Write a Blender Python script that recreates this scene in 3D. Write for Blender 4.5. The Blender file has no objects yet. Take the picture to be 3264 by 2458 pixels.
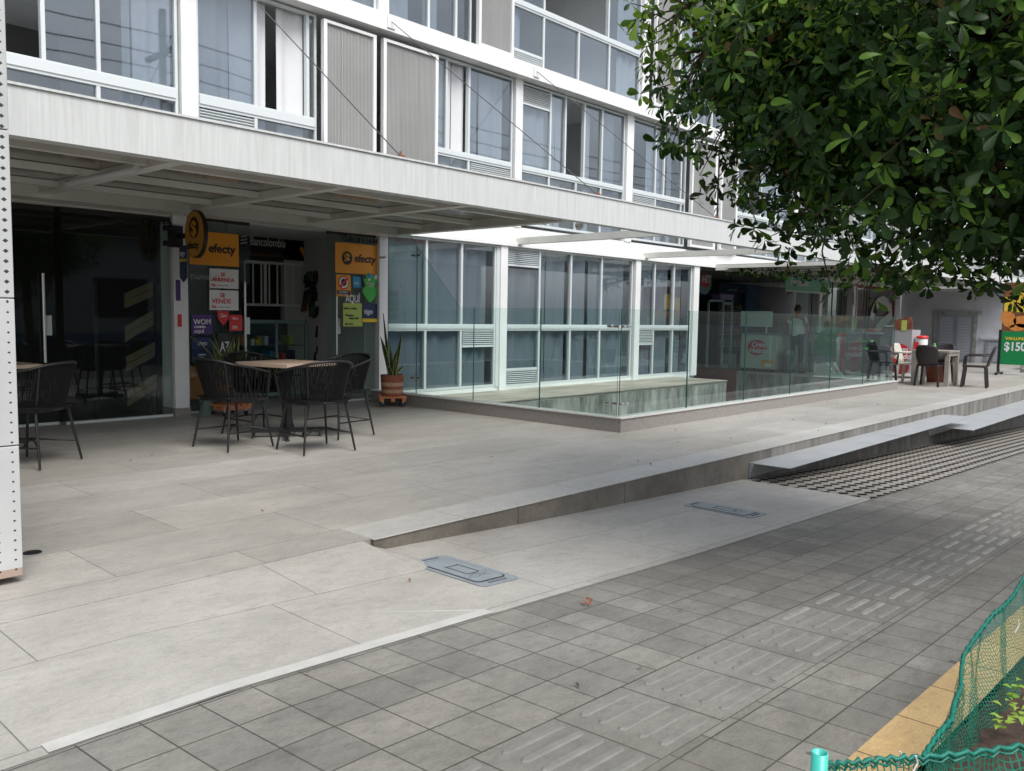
import bpy, bmesh, math, random
from mathutils import Vector, Matrix, noise
random.seed(7)
PI = math.pi
SC = bpy.context.scene
C = SC.collection
# ------------------------------------------------------------------ camera
EYE = Vector((0, 0, 1.30)); FPX = 2682.2; CX, CY = 1632.0, 1229.0
yaw, pit, rol = 0.829937, 0.0826353, 0.0164737
_f = Vector((math.sin(yaw)*math.cos(pit), math.cos(yaw)*math.cos(pit), -math.sin(pit)))
_r = Vector((math.cos(yaw), -math.sin(yaw), 0)); _u = _r.cross(_f)
RT = _r*math.cos(rol)+_u*math.sin(rol); UP = -_r*math.sin(rol)+_u*math.cos(rol)
cd = bpy.data.cameras.new('camera'); cam = bpy.data.objects.new('camera', cd); C.objects.link(cam)
cam.matrix_world = Matrix(((RT.x, UP.x, -_f.x, EYE.x), (RT.y, UP.y, -_f.y, EYE.y), (RT.z, UP.z, -_f.z, EYE.z), (0, 0, 0, 1)))
cd.sensor_fit = 'HORIZONTAL'; cd.sensor_width = 36; cd.lens = 36*FPX/3264
cd.clip_start = .05; cd.clip_end = 2000
SC.camera = cam
# ------------------------------------------------------------------ world, sun, exposure
SUN_EL, SUN_AZ = math.radians(53), math.radians(194)      # azimuth clockwise from +Y
w = bpy.data.worlds.new('World'); SC.world = w; w.use_nodes = True
nt = w.node_tree; nt.nodes.clear()
wo = nt.nodes.new('ShaderNodeOutputWorld'); bg = nt.nodes.new('ShaderNodeBackground')
sky = nt.nodes.new('ShaderNodeTexSky'); sky.sky_type = 'NISHITA'; sky.sun_disc = False
sky.sun_elevation = SUN_EL; sky.sun_rotation = SUN_AZ; sky.dust_density = 3.0; sky.air_density = 1.0
hs = nt.nodes.new('ShaderNodeHueSaturation'); hs.inputs['Saturation'].default_value = .38; hs.inputs['Value'].default_value = 1.0
tc = nt.nodes.new('ShaderNodeTexCoord'); mp = nt.nodes.new('ShaderNodeMapping'); mp.inputs['Scale'].default_value = (1, 1, 2.6)
cl = nt.nodes.new('ShaderNodeTexNoise'); cl.inputs['Scale'].default_value = 2.3; cl.inputs['Detail'].default_value = 7; cl.inputs['Roughness'].default_value = .58
cr_ = nt.nodes.new('ShaderNodeValToRGB'); cr_.color_ramp.elements[0].position = .36; cr_.color_ramp.elements[0].color = (.62, .64, .68, 1)
cr_.color_ramp.elements[1].position = .66; cr_.color_ramp.elements[1].color = (1.25, 1.24, 1.22, 1)
mx = nt.nodes.new('ShaderNodeMix'); mx.data_type = 'RGBA'; mx.blend_type = 'MULTIPLY'; mx.inputs[0].default_value = 1
L = nt.links.new
L(tc.outputs['Generated'], mp.inputs['Vector']); L(mp.outputs[0], cl.inputs['Vector']); L(cl.outputs['Fac'], cr_.inputs[0])
L(sky.outputs[0], hs.inputs['Color']); L(hs.outputs[0], mx.inputs[6]); L(cr_.outputs[0], mx.inputs[7])
L(mx.outputs[2], bg.inputs['Color']); bg.inputs['Strength'].default_value = .13; L(bg.outputs[0], wo.inputs['Surface'])
sl = bpy.data.lights.new('sun', 'SUN'); so = bpy.data.objects.new('sun', sl); C.objects.link(so)
sl.energy = 1.7; sl.angle = math.radians(32); sl.color = (1, .97, .92)
sd = Vector((math.sin(SUN_AZ)*math.cos(SUN_EL), math.cos(SUN_AZ)*math.cos(SUN_EL), math.sin(SUN_EL)))
so.rotation_euler = sd.to_track_quat('Z', 'Y').to_euler()
vs = SC.view_settings; vs.view_transform = 'Standard'; vs.look = 'None'; vs.gamma = 1; vs.exposure = 0.72
vs.use_curve_mapping = False
SC.render.engine = 'CYCLES'
SC.cycles.max_bounces = 8; SC.cycles.transparent_max_bounces = 24; SC.cycles.glossy_bounces = 4; SC.cycles.diffuse_bounces = 4
SC.cycles.caustics_reflective = False; SC.cycles.caustics_refractive = False
# ------------------------------------------------------------------ measuring helpers
def ray(x, y): return RT*((x-CX)/FPX) - UP*((y-CY)/FPX) + _f
def at_z(x, y, z=0.):
    d = ray(x, y); return EYE + d*((z-EYE.z)/d.z)
def at_y(x, y, Y=10.):
    d = ray(x, y); return EYE + d*((Y-EYE.y)/d.y)
def at_x(x, y, X):
    d = ray(x, y); return EYE + d*((X-EYE.x)/d.x)
def cs(x, y): return (500+x/1.9835, 640+y/1.9835)            # close view of the money shop
def cl4(x, y): return (x/2.083, 600+y/2.083)                 # close view of the dark shop
def cv(x, y): return (2150+x/4.165, 850+y/4.165)             # close view of the cafe
def cu(x, y): return (2500+x/4.628, 880+y/4.628)
def rect(f, x0, y0, x1, y1, Y):
    a = at_y(*f(x0, (y0+y1)/2), Y); b = at_y(*f(x1, (y0+y1)/2), Y); m = (x0+x1)/2
    return a.x, b.x, at_y(*f(m, y1), Y).z, at_y(*f(m, y0), Y).z
ZX = [-60, 1.4, 3, 4.45, 7.4, 9.4, 13, 20, 40, 90]; ZZ = [0, 0, -.07, -.14, -.25, -.345, -.475, -.76, -1.4, -2.2]
def zg(x):
    if x <= ZX[0]: return ZZ[0]
    for i in range(len(ZX)-1):
        if x <= ZX[i+1]: return ZZ[i]+(ZZ[i+1]-ZZ[i])*(x-ZX[i])/(ZX[i+1]-ZX[i])
    return ZZ[-1]
# ------------------------------------------------------------------ materials
MATS = {}
def mat(name, col, rough=.6, metal=0., var=None, vscale=6., bump=0., bscale=40., stretch=(1, 1, 1), spec=.5, emit=0., coat=0., trans=0.):
    if name in MATS: return MATS[name]
    m = bpy.data.materials.new(name); MATS[name] = m; m.use_nodes = True
    n = m.node_tree.nodes; l = m.node_tree.links.new; p = n['Principled BSDF']
    p.inputs['Base Color'].default_value = (*col, 1); p.inputs['Roughness'].default_value = rough; p.inputs['Metallic'].default_value = metal
    p.inputs['Specular IOR Level'].default_value = spec
    if coat: p.inputs['Coat Weight'].default_value = coat
    if emit: p.inputs['Emission Color'].default_value = (*col, 1); p.inputs['Emission Strength'].default_value = emit
    if var is not None or bump:
        g = n.new('ShaderNodeNewGeometry'); mp = n.new('ShaderNodeMapping'); mp.inputs['Scale'].default_value = stretch; l(g.outputs['Position'], mp.inputs['Vector'])
    if var is not None:
        t = n.new('ShaderNodeTexNoise'); t.inputs['Scale'].default_value = vscale; t.inputs['Detail'].default_value = 8; t.inputs['Roughness'].default_value = .62
        l(mp.outputs[0], t.inputs['Vector'])
        r = n.new('ShaderNodeValToRGB'); r.color_ramp.elements[0].position = .32; r.color_ramp.elements[1].position = .68
        r.color_ramp.elements[0].color = (*var, 1); r.color_ramp.elements[1].color = (*col, 1); l(t.outputs['Fac'], r.inputs[0]); l(r.outputs[0], p.inputs['Base Color'])
    if bump:
        t2 = n.new('ShaderNodeTexNoise'); t2.inputs['Scale'].default_value = bscale; t2.inputs['Detail'].default_value = 5; l(mp.outputs[0], t2.inputs['Vector'])
        b = n.new('ShaderNodeBump'); b.inputs['Strength'].default_value = bump; b.inputs['Distance'].default_value = .01; l(t2.outputs['Fac'], b.inputs['Height']); l(b.outputs[0], p.inputs['Normal'])
    return m
def glass(name, tint, base=.05, edge=None, gloss=.02, warp=0.):
    if name in MATS: return MATS[name]
    m = bpy.data.materials.new(name); MATS[name] = m; m.use_nodes = True
    n = m.node_tree.nodes; l = m.node_tree.links.new; n.clear()
    o = n.new('ShaderNodeOutputMaterial'); mixs = n.new('ShaderNodeMixShader'); tr = n.new('ShaderNodeBsdfTransparent'); gl = n.new('ShaderNodeBsdfGlossy')
    tr.inputs[0].default_value = (*tint, 1); gl.inputs['Roughness'].default_value = gloss; gl.inputs['Color'].default_value = (.95, .97, 1, 1)
    lw = n.new('ShaderNodeLayerWeight'); lw.inputs['Blend'].default_value = .5
    pw = n.new('ShaderNodeMath'); pw.operation = 'POWER'; pw.inputs[1].default_value = 4.2; l(lw.outputs['Facing'], pw.inputs[0])
    ma = n.new('ShaderNodeMath'); ma.operation = 'MULTIPLY_ADD'; ma.inputs[1].default_value = 1-base; ma.inputs[2].default_value = base; l(pw.outputs[0], ma.inputs[0])
    if warp:
        g = n.new('ShaderNodeNewGeometry'); t = n.new('ShaderNodeTexNoise'); t.inputs['Scale'].default_value = 1.3; t.inputs['Detail'].default_value = 1; l(g.outputs['Position'], t.inputs['Vector'])
        b = n.new('ShaderNodeBump'); b.inputs['Strength'].default_value = warp; b.inputs['Distance'].default_value = .02; l(t.outputs['Fac'], b.inputs['Height']); l(b.outputs[0], gl.inputs['Normal'])
    l(ma.outputs[0], mixs.inputs[0]); l(tr.outputs[0], mixs.inputs[1]); l(gl.outputs[0], mixs.inputs[2]); l(mixs.outputs[0], o.inputs[0])
    return m
def nodes_of(name):
    m = bpy.data.materials.new(name); MATS[name] = m; m.use_nodes = True
    return m, m.node_tree.nodes, m.node_tree.links.new, m.node_tree.nodes['Principled BSDF']
def math_(n, l, op, a, b=None, c=None):
    k = n.new('ShaderNodeMath'); k.operation = op
    for i, v in enumerate((a, b, c)):
        if v is None: continue
        if isinstance(v, (int, float)): k.inputs[i].default_value = v
        else: l(v, k.inputs[i])
    return k.outputs[0]
def ramp(n, l, src, stops):
    r = n.new('ShaderNodeValToRGB'); e = r.color_ramp.elements
    while len(e) < len(stops): e.new(.5)
    for i, (p, c) in enumerate(stops): e[i].position = p; e[i].color = (*c, 1)
    l(src, r.inputs[0]); return r.outputs[0]
def mixc(n, l, f, a, b, bt='MIX'):
    k = n.new('ShaderNodeMix'); k.data_type = 'RGBA'; k.blend_type = bt
    if isinstance(f, (int, float)): k.inputs[0].default_value = f
    else: l(f, k.inputs[0])
    for i, v in ((6, a), (7, b)):
        if isinstance(v, tuple): k.inputs[i].default_value = (*v, 1)
        else: l(v, k.inputs[i])
    return k.outputs[2]
def paving(name, c1, c2, mortar, bw, rh, x0, y0, off=.5, ms=.003, skew=0., blotch=(.8, 1.08), rough=.65, bump=.15, spots=0., stain=None, freq=2, worn=0., mid=(.84, 1.07)):
    m, n, l, p = nodes_of(name)
    g = n.new('ShaderNodeNewGeometry'); s = n.new('ShaderNodeSeparateXYZ'); l(g.outputs['Position'], s.inputs[0])
    yy = math_(n, l, 'SUBTRACT', s.outputs[1], y0)
    xx = math_(n, l, 'SUBTRACT', s.outputs[0], x0)
    if skew: xx = math_(n, l, 'SUBTRACT', xx, math_(n, l, 'MULTIPLY', yy, skew))
    cb = n.new('ShaderNodeCombineXYZ'); l(xx, cb.inputs[0]); l(yy, cb.inputs[1])
    b = n.new('ShaderNodeTexBrick'); l(cb.outputs[0], b.inputs['Vector']); b.inputs['Scale'].default_value = 1
    b.offset = off; b.offset_frequency = freq; b.squash = 1
    b.inputs['Brick Width'].default_value = bw; b.inputs['Row Height'].default_value = rh; b.inputs['Mortar Size'].default_value = ms; b.inputs['Mortar Smooth'].default_value = .15; b.inputs['Bias'].default_value = 0
    b.inputs['Color1'].default_value = (*c1, 1); b.inputs['Color2'].default_value = (*c2, 1); b.inputs['Mortar'].default_value = (*mortar, 1)
    t = n.new('ShaderNodeTexNoise'); t.inputs['Scale'].default_value = 1.7; t.inputs['Detail'].default_value = 9; t.inputs['Roughness'].default_value = .68
    mp = n.new('ShaderNodeMapping'); mp.inputs['Scale'].default_value = (1, 2.1, 1); mp.inputs['Rotation'].default_value = (0, 0, .35); l(g.outputs['Position'], mp.inputs[0]); l(mp.outputs[0], t.inputs['Vector'])
    v = ramp(n, l, t.outputs['Fac'], [(.3, (blotch[0],)*3), (.7, (blotch[1],)*3)])
    col = mixc(n, l, 1., b.outputs['Color'], v, 'MULTIPLY')
    tf = n.new('ShaderNodeTexNoise'); tf.inputs['Scale'].default_value = 60; tf.inputs['Detail'].default_value = 6; tf.inputs['Roughness'].default_value = .7; l(mp.outputs[0], tf.inputs['Vector'])
    v2 = ramp(n, l, tf.outputs['Fac'], [(.3, (.82,)*3), (.7, (1.12,)*3)]); col = mixc(n, l, 1., col, v2, 'MULTIPLY')
    tm = n.new('ShaderNodeTexNoise'); tm.inputs['Scale'].default_value = 11; tm.inputs['Detail'].default_value = 7; tm.inputs['Roughness'].default_value = .75; l(mp.outputs[0], tm.inputs['Vector'])
    v3 = ramp(n, l, tm.outputs['Fac'], [(.33, (mid[0],)*3), (.5, (1, 1, 1)), (.72, (mid[1],)*3)]); col = mixc(n, l, 1., col, v3, 'MULTIPLY')
    tl = n.new('ShaderNodeTexNoise'); tl.inputs['Scale'].default_value = .35; tl.inputs['Detail'].default_value = 4; l(g.outputs['Position'], tl.inputs['Vector'])
    v4 = ramp(n, l, tl.outputs['Fac'], [(.38, (.90, .885, .86)), (.62, (1.05, 1.05, 1.05))]); col = mixc(n, l, 1., col, v4, 'MULTIPLY')
    if stain:
        ts = n.new('ShaderNodeTexNoise'); ts.inputs['Scale'].default_value = .55; ts.inputs['Detail'].default_value = 5; l(g.outputs['Position'], ts.inputs['Vector'])
        f = ramp(n, l, ts.outputs['Fac'], [(.5, (0, 0, 0)), (.75, (1, 1, 1))]); col = mixc(n, l, math_(n, l, 'MULTIPLY', f, .6), col, stain)
    if spots:
        vo = n.new('ShaderNodeTexVoronoi'); vo.inputs['Scale'].default_value = 3.1; l(g.outputs['Position'], vo.inputs['Vector'])
        wn = n.new('ShaderNodeTexWhiteNoise'); l(vo.outputs['Position'], wn.inputs['Vector'])
        rad = math_(n, l, 'MULTIPLY', math_(n, l, 'SUBTRACT', wn.outputs['Value'], .55), spots)
        hit = math_(n, l, 'LESS_THAN', vo.outputs['Distance'], rad)
        col = mixc(n, l, math_(n, l, 'MULTIPLY', hit, .7), col, (.05, .05, .052))
    l(col, p.inputs['Base Color']); p.inputs['Roughness'].default_value = rough; p.inputs['Specular IOR Level'].default_value = .35
    h = math_(n, l, 'SUBTRACT', math_(n, l, 'MULTIPLY', tf.outputs['Fac'], .25), b.outputs['Fac'])
    bp = n.new('ShaderNodeBump'); bp.inputs['Strength'].default_value = bump; bp.inputs['Distance'].default_value = .006; l(h, bp.inputs['Height']); l(bp.outputs[0], p.inputs['Normal'])
    return m
M_white = mat('white_paint', (.80, .81, .81), .5, var=(.72, .73, .73), vscale=1.4, bump=.05)
M_cream = mat('canopy_paint', (.74, .74, .69), .5, var=(.60, .60, .55), vscale=2.2)
M_alu = mat('white_aluminium', (.66, .70, .71), .38, metal=.15)
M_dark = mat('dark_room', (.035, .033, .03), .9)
M_room = mat('dim_room_wall', (.30, .30, .29), .9, var=(.22, .22, .21))
M_black = mat('black_metal', (.009, .009, .010), .45)
M_steel = mat('stainless_steel', (.55, .56, .56), .28, metal=1)
M_rope = mat('black_rope', (.0055, .0055, .006), .8, spec=.25)
M_win = glass('window_glass', (.76, .80, .83), .11, warp=.05)
M_shopglass = glass('shop_glass', (.86, .92, .90), .03)
M_rail = glass('railing_glass', (.885, .955, .935), .018)
M_railedge = mat('glass_edge', (.03, .12, .10), .15)
M_conc = mat('concrete', (.40, .40, .37), .85, var=(.09, .10, .085), vscale=3.2, bump=.5, bscale=25, stretch=(1.6, 1.6, .45))
M_granite = mat('granite_kerb', (.30, .28, .26), .6, var=(.22, .205, .19), vscale=30, bump=.1)
M_granitelt = mat('pale_coping', (.62, .62, .60), .5, var=(.52, .52, .50), vscale=20)
M_red = mat('red_print', (.62, .03, .03), .4)
M_redd = mat('dark_red', (.28, .02, .03), .45)
M_paper = mat('white_paper', (.74, .74, .75), .6)
M_orange = mat('orange_print', (.85, .33, .02), .45)
M_ink = mat('black_ink', (.015, .015, .017), .5)
M_navy = mat('navy_print', (.015, .03, .10), .4)
M_purple = mat('purple_print', (.07, .02, .17), .45)
M_green = mat('green_print', (.06, .42, .06), .45)
M_lime = mat('lime_paper', (.45, .55, .12), .55)
M_cyan = mat('blue_print', (.02, .30, .60), .45)
M_yellow = mat('yellow_print', (.80, .55, .03), .45)
M_skin = mat('brown_skin', (.30, .15, .09), .55)
M_hair = mat('black_hair', (.012, .010, .009), .55)
M_tee = mat('white_cotton', (.74, .75, .76), .85)
M_darkcloth = mat('dark_cloth', (.02, .022, .03), .9)
# ------------------------------------------------------------------ mesh collector
def wl(o):
    v = Vector((0, 0, 0))
    while o is not None: v = v + o.location; o = o.parent
    return v
class MB:
    def __init__(s): s.v = []; s.f = []; s.mi = []; s.sm = []; s.k = 0; s.smooth = False
    def add(s, vs, fs):
        b = len(s.v); s.v += [tuple(v) for v in vs]
        for f in fs: s.f.append([b+i for i in f]); s.mi.append(s.k); s.sm.append(s.smooth)
        return s
    def box(s, x0, x1, y0, y1, z0, z1):
        return s.add([(x, y, z) for x in (x0, x1) for y in (y0, y1) for z in (z0, z1)], [(0, 1, 3, 2), (4, 6, 7, 5), (0, 4, 5, 1), (2, 3, 7, 6), (0, 2, 6, 4), (1, 5, 7, 3)])
    def obox(s, c, ax, ay, az):                             # oriented box, half vectors
        c = Vector(c); ax, ay, az = Vector(ax), Vector(ay), Vector(az)
        return s.add([c+ax*i+ay*j+az*k for i in (-1, 1) for j in (-1, 1) for k in (-1, 1)], [(0, 1, 3, 2), (4, 6, 7, 5), (0, 4, 5, 1), (2, 3, 7, 6), (0, 2, 6, 4), (1, 5, 7, 3)])
    def tube(s, pts, r, n=8, cap=True):
        pts = [Vector(p) for p in pts]; rs = r if isinstance(r, (list, tuple)) else [r]*len(pts); sm = s.smooth; s.smooth = n > 5; b = len(s.v); vs = []; up = None
        for i, p in enumerate(pts):
            t = (pts[min(i+1, len(pts)-1)]-pts[max(i-1, 0)])
            t = t.normalized() if t.length > 1e-9 else Vector((0, 0, 1))
            if up is None: up = t.orthogonal().normalized()
            else: up = (up-t*up.dot(t)); up = up.normalized() if up.length > 1e-6 else t.orthogonal().normalized()
            q = t.cross(up)
            for k in range(n): a = 2*PI*k/n; vs.append(p+(up*math.cos(a)+q*math.sin(a))*rs[i])
        fs = [(i*n+k, i*n+(k+1) % n, (i+1)*n+(k+1) % n, (i+1)*n+k) for i in range(len(pts)-1) for k in range(n)]
        s.add(vs, fs)
        if cap: s.smooth = False; s.add(vs[:n], [tuple(range(n))[::-1]]); s.add(vs[-n:], [tuple(range(n))])
        s.smooth = sm; return s
    def lathe(s, prof, c=(0, 0, 0), n=24):
        sm = s.smooth; s.smooth = True; vs = [(c[0]+r*math.cos(2*PI*k/n), c[1]+r*math.sin(2*PI*k/n), c[2]+z) for r, z in prof for k in range(n)]
        fs = [(i*n+k, i*n+(k+1) % n, (i+1)*n+(k+1) % n, (i+1)*n+k) for i in range(len(prof)-1) for k in range(n)]
        s.add(vs, fs); s.smooth = sm; return s
    def prism(s, poly, d):                                  # poly: 3-D points, d: thickness vector
        n = len(poly); a = [Vector(p) for p in poly]; b = [p+Vector(d) for p in a]
        return s.add(a+b, [tuple(range(n))[::-1], tuple(range(n, 2*n))]+[(i, (i+1) % n, n+(i+1) % n, n+i) for i in range(n)])
    def build(s, name, mats, parent=None, loc=(0, 0, 0), bevel=0.):
        me = bpy.data.meshes.new(name); me.from_pydata(s.v, [], s.f)
        for m in (mats if isinstance(mats, (list, tuple)) else [mats]): me.materials.append(m)
        for p, k, sm in zip(me.polygons, s.mi, s.sm): p.material_index = k; p.use_smooth = sm
        me.update(); o = bpy.data.objects.new(name, me); C.objects.link(o); o.location = loc
        bm = bmesh.new(); bm.from_mesh(me); bmesh.ops.recalc_face_normals(bm, faces=bm.faces); bm.to_mesh(me); bm.free()
        if bevel:
            b = o.modifiers.new('bevel', 'BEVEL'); b.width = bevel; b.segments = 2; b.limit_method = 'ANGLE'
        if parent is not None: o.parent = parent; o.location = Vector(loc)-wl(parent)
        return o
def tag(o, label=None, cat=None, group=None, kind=None):
    if label: o['label'] = label
    if cat: o['category'] = cat
    if group: o['group'] = group
    if kind: o['kind'] = kind
    return o
def thing(name, label, cat, loc=(0, 0, 0), rz=0., group=None):
    o = bpy.data.objects.new(name, None); C.objects.link(o); o.location = loc; o.rotation_euler = (0, 0, rz); o.empty_display_size = .1
    return tag(o, label, cat, group)
def struct(o): o['kind'] = 'structure'; return o
def dup(root, loc, rz=0., label=None, scale=None):
    def cp(o, par):
        c = o.copy(); C.objects.link(c)
        if par is not None: c.parent = par
        for ch in list(o.children): cp(ch, c)
        return c
    r = cp(root, None); r.location = loc; r.rotation_euler = (0, 0, rz)
    if label: r['label'] = label
    if scale: r.scale = scale
    return r
def lettering(txt, size, loc, mt, parent, face='-Y', ex=.002, name='lettering', align='LEFT', sx=1., shear=0., bold=.0, maxw=None):
    cu_ = bpy.data.curves.new('t', 'FONT'); cu_.body = txt; cu_.size = size; cu_.extrude = ex; cu_.align_x = align; cu_.shear = shear; cu_.offset = bold; cu_.resolution_u = 3
    t = bpy.data.objects.new('t', cu_); C.objects.link(t); bpy.context.view_layer.update()
    me = bpy.data.meshes.new_from_object(t.evaluated_get(bpy.context.evaluated_depsgraph_get()))
    bpy.data.objects.remove(t); bpy.data.curves.remove(cu_)
    if maxw:
        wd_ = max(v.co.x for v in me.vertices)
        if wd_*sx > maxw: sx = maxw/wd_
    me.name = name; me.materials.clear(); me.materials.append(mt)
    ax = {'-Y': ((sx, 0, 0), (0, 0, 1), (0, -1, 0)), '-X': ((0, -sx, 0), (0, 0, 1), (-1, 0, 0)), 'Z': ((sx, 0, 0), (0, 1, 0), (0, 0, 1))}[face]
    me.transform(Matrix(((ax[0][0], ax[1][0], ax[2][0], 0), (ax[0][1], ax[1][1], ax[2][1], 0), (ax[0][2], ax[1][2], ax[2][2], 0), (0, 0, 0, 1))))
    o = bpy.data.objects.new(name, me); C.objects.link(o); o.location = loc
    if parent is not None: o.parent = parent; o.location = Vector(loc)-wl(parent)
    return o
def disc(mb, c, ru, rv, u, v, d, n=28):
    c, u, v = Vector(c), Vector(u), Vector(v)
    return mb.prism([c+u*ru*math.cos(2*PI*k/n)+v*rv*math.sin(2*PI*k/n) for k in range(n)], d)
# ================================================================== SETTING
FY, TY, KY = 10.0, 3.80, 2.58          # facade, terrace edge, sidewalk / private paving joint
M_terr = paving('porcelain_terrace', (.44, .425, .395), (.355, .342, .315), (.19, .185, .17), 1.27, .65, 3.575, 4.115, off=.5, ms=.0028, blotch=(.80, 1.06), rough=.5, bump=.12, spots=.018)
M_terrL = paving('porcelain_ramp', (.445, .432, .405), (.37, .36, .335), (.20, .195, .18), 1.22, .67, 1.05, 2.64, off=.2, ms=.003, blotch=(.82, 1.06), rough=.5, bump=.12, spots=.02)
M_walk = paving('sidewalk_pavers', (.250, .243, .222), (.182, .178, .162), (.085, .080, .07), .1935, .2155, 1.752, 1.703, off=0., ms=.0034, skew=-.075, blotch=(.74, 1.12), rough=.8, bump=.4, spots=.13, mid=(.80, 1.12), stain=(.16, .15, .135))
M_tact = paving('tactile_pavers', (.235, .230, .21), (.185, .182, .168), (.085, .08, .07), .386, .4, 1.739, 1.303, off=0., ms=.0042, skew=-.075, blotch=(.74, 1.12), rough=.8, bump=.4, spots=.13, mid=(.80, 1.12), stain=(.16, .15, .135))
M_yel = paving('yellow_pavers', (.62, .44, .22), (.55, .38, .18), (.16, .10, .05), .385, .6, 2.64, .5, off=0., ms=.004, blotch=(.82, 1.05), rough=.7, bump=.3, spots=.09)
M_strip = mat('pale_stone_strip', (.52, .52, .50), .5, var=(.44, .44, .42), vscale=8)
M_soil = mat('brown_soil', (.075, .045, .03), .95, var=(.03, .018, .013), vscale=22, bump=1., bscale=30)
M_asph = mat('asphalt', (.055, .055, .055), .9, bump=.3, bscale=90)
def sheet(name, x0, x1, y0, y1, zf, mt, nx=60, ny=1, dz=0., parent=None):
    b = MB(); xs = [x0+(x1-x0)*i/nx for i in range(nx+1)]; ys = [y0+(y1-y0)*j/ny for j in range(ny+1)]
    b.add([(x, y, zf(x, y)+dz) for x in xs for y in ys], [(i*(ny+1)+j, (i+1)*(ny+1)+j, (i+1)*(ny+1)+j+1, i*(ny+1)+j+1) for i in range(nx) for j in range(ny)])
    return b.build(name, mt, parent)
Z = lambda x, y: zg(x)
struct(sheet('ground', -400, 600, -400, 400, lambda x, y: -3.2, M_asph, 2, 2))
# terrace: slab around the sunken patio
b = MB()
for r in ((-8, 7.85, TY, FY+4), (7.85, 16.3, 8.7, FY+.3), (7.85, 16.95, TY, 5.5), (16.95, 19.62, TY, 7.1), (19.62, 34, TY, FY+5)):
    b.box(r[0], r[1], r[2], r[3], -.045, 0)
b.v = [(x, y+(.025 if abs(y-TY) < 1e-6 else 0), z) for x, y, z in b.v]; struct(b.build('terrace', M_terr))
b = MB(); b.k = 0
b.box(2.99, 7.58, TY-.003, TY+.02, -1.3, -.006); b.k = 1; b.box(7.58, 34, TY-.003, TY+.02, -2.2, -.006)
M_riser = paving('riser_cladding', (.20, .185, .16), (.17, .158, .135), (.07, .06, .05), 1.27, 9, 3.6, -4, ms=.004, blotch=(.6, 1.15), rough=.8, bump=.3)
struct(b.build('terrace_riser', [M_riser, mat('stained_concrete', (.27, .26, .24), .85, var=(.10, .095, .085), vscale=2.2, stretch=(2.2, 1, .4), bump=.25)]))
struct(MB().box(2.985, 34, TY-.012, TY+.315, -.005, .004).build('terrace_edge_strip', paving('edge_strip_stone', (.50, .495, .475), (.45, .445, .425), (.2, .19, .18), 1.27, 2, 3.72, 3, off=0, ms=.003, blotch=(.86, 1.05), rough=.45, bump=.1, spots=.02), bevel=.003))
# ramp between terrace edge and sidewalk
def zr(x, y):
    a = max(0., min(1., (TY-y)/.5)); c = max(0., min(1., (x-2.96)/.06)); return zg(x)*max(a, c)
b = MB(); xs = [-8, -3, 0, 1.4]+[1.4+.08*i for i in range(1, 76)]; ys = [KY, 2.8, 3.1, 3.3, 3.45, 3.6, 3.7, 3.81]; n = len(ys)
b.add([(x, y, zr(x, y)+.001) for x in xs for y in ys], [(i*n+j, (i+1)*n+j, (i+1)*n+j+1, i*n+j+1) for i in range(len(xs)-1) for j in range(n-1)])
struct(b.build('ramp', M_terrL))
struct(sheet('stone_strip', .84, 2.72, KY+.0, KY+.066, lambda x, y: zr(x, y)+.006, M_strip, 30))
b = MB(); b.tube([(1.08, 3.84, .002), (2.72, KY+.06, zr(2.72, KY)+.003)], .0022, 4); struct(b.build('metal_joint', M_strip))
# turf pavers: lattice over soil
struct(sheet('soil_strip', 7.35, 34, KY, TY, Z, mat('dark_soil', (.028, .018, .018), .95), 40, 1, -.05))
b = MB()
cw, ch = .17, .135; j = 0; y = KY+.02
row = 0
while y < TY+.02:
    x = 7.5-.1*(y-KY) + (cw/2 if row % 2 else 0)
    while x < 30:
        z = zg(x)-.002; dz_ = zg(x+cw)-zg(x)
        hx, hy, gx, gy = cw/2, ch/2, cw*.33, ch*.30
        o_ = [(x-hx, y-hy), (x, y-hy), (x+hx, y-hy), (x+hx, y), (x+hx, y+hy), (x, y+hy), (x-hx, y+hy), (x-hx, y)]
        i_ = [(x-gx*.7, y-gy*.7), (x, y-gy*1.25), (x+gx*.7, y-gy*.7), (x+gx*1.5, y), (x+gx*.7, y+gy*.7), (x, y+gy*1.25), (x-gx*.7, y+gy*.7), (x-gx*1.5, y)]
        fl = lambda q, d=0: (q[0], min(q[1], TY), z+(q[0]-x)/cw*dz_+d)
        b.add([fl(q) for q in o_]+[fl(q) for q in i_]+[fl(q, -.04) for q in i_], [(k, (k+1) % 8, 8+(k+1) % 8, 8+k) for k in range(8)]); b.k = 1; b.add([fl(q, -.0) for q in i_]+[fl(q, -.04) for q in i_], [(k, (k+1) % 8, 8+(k+1) % 8, 8+k) for k in range(8)]); b.k = 0  # concrete hole walls coloured dark like the soil, to paint in their shade
        x += cw
    y += ch; row += 1
struct(b.build('grass_pavers', [mat('paver_concrete', (.29, .28, .25), .85, var=(.20, .19, .165), vscale=9, bump=.3), MATS['dark_soil']]))
b = MB(); b.add([(7.25, KY, zg(7.25)-.001), (7.52, KY, zg(7.5)+.002), (7.5, TY, zg(7.5)+.002), (7.25, TY, zg(7.25)-.001)], [(0, 1, 2, 3)]); struct(b.build('paver_border', M_terrL))
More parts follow.
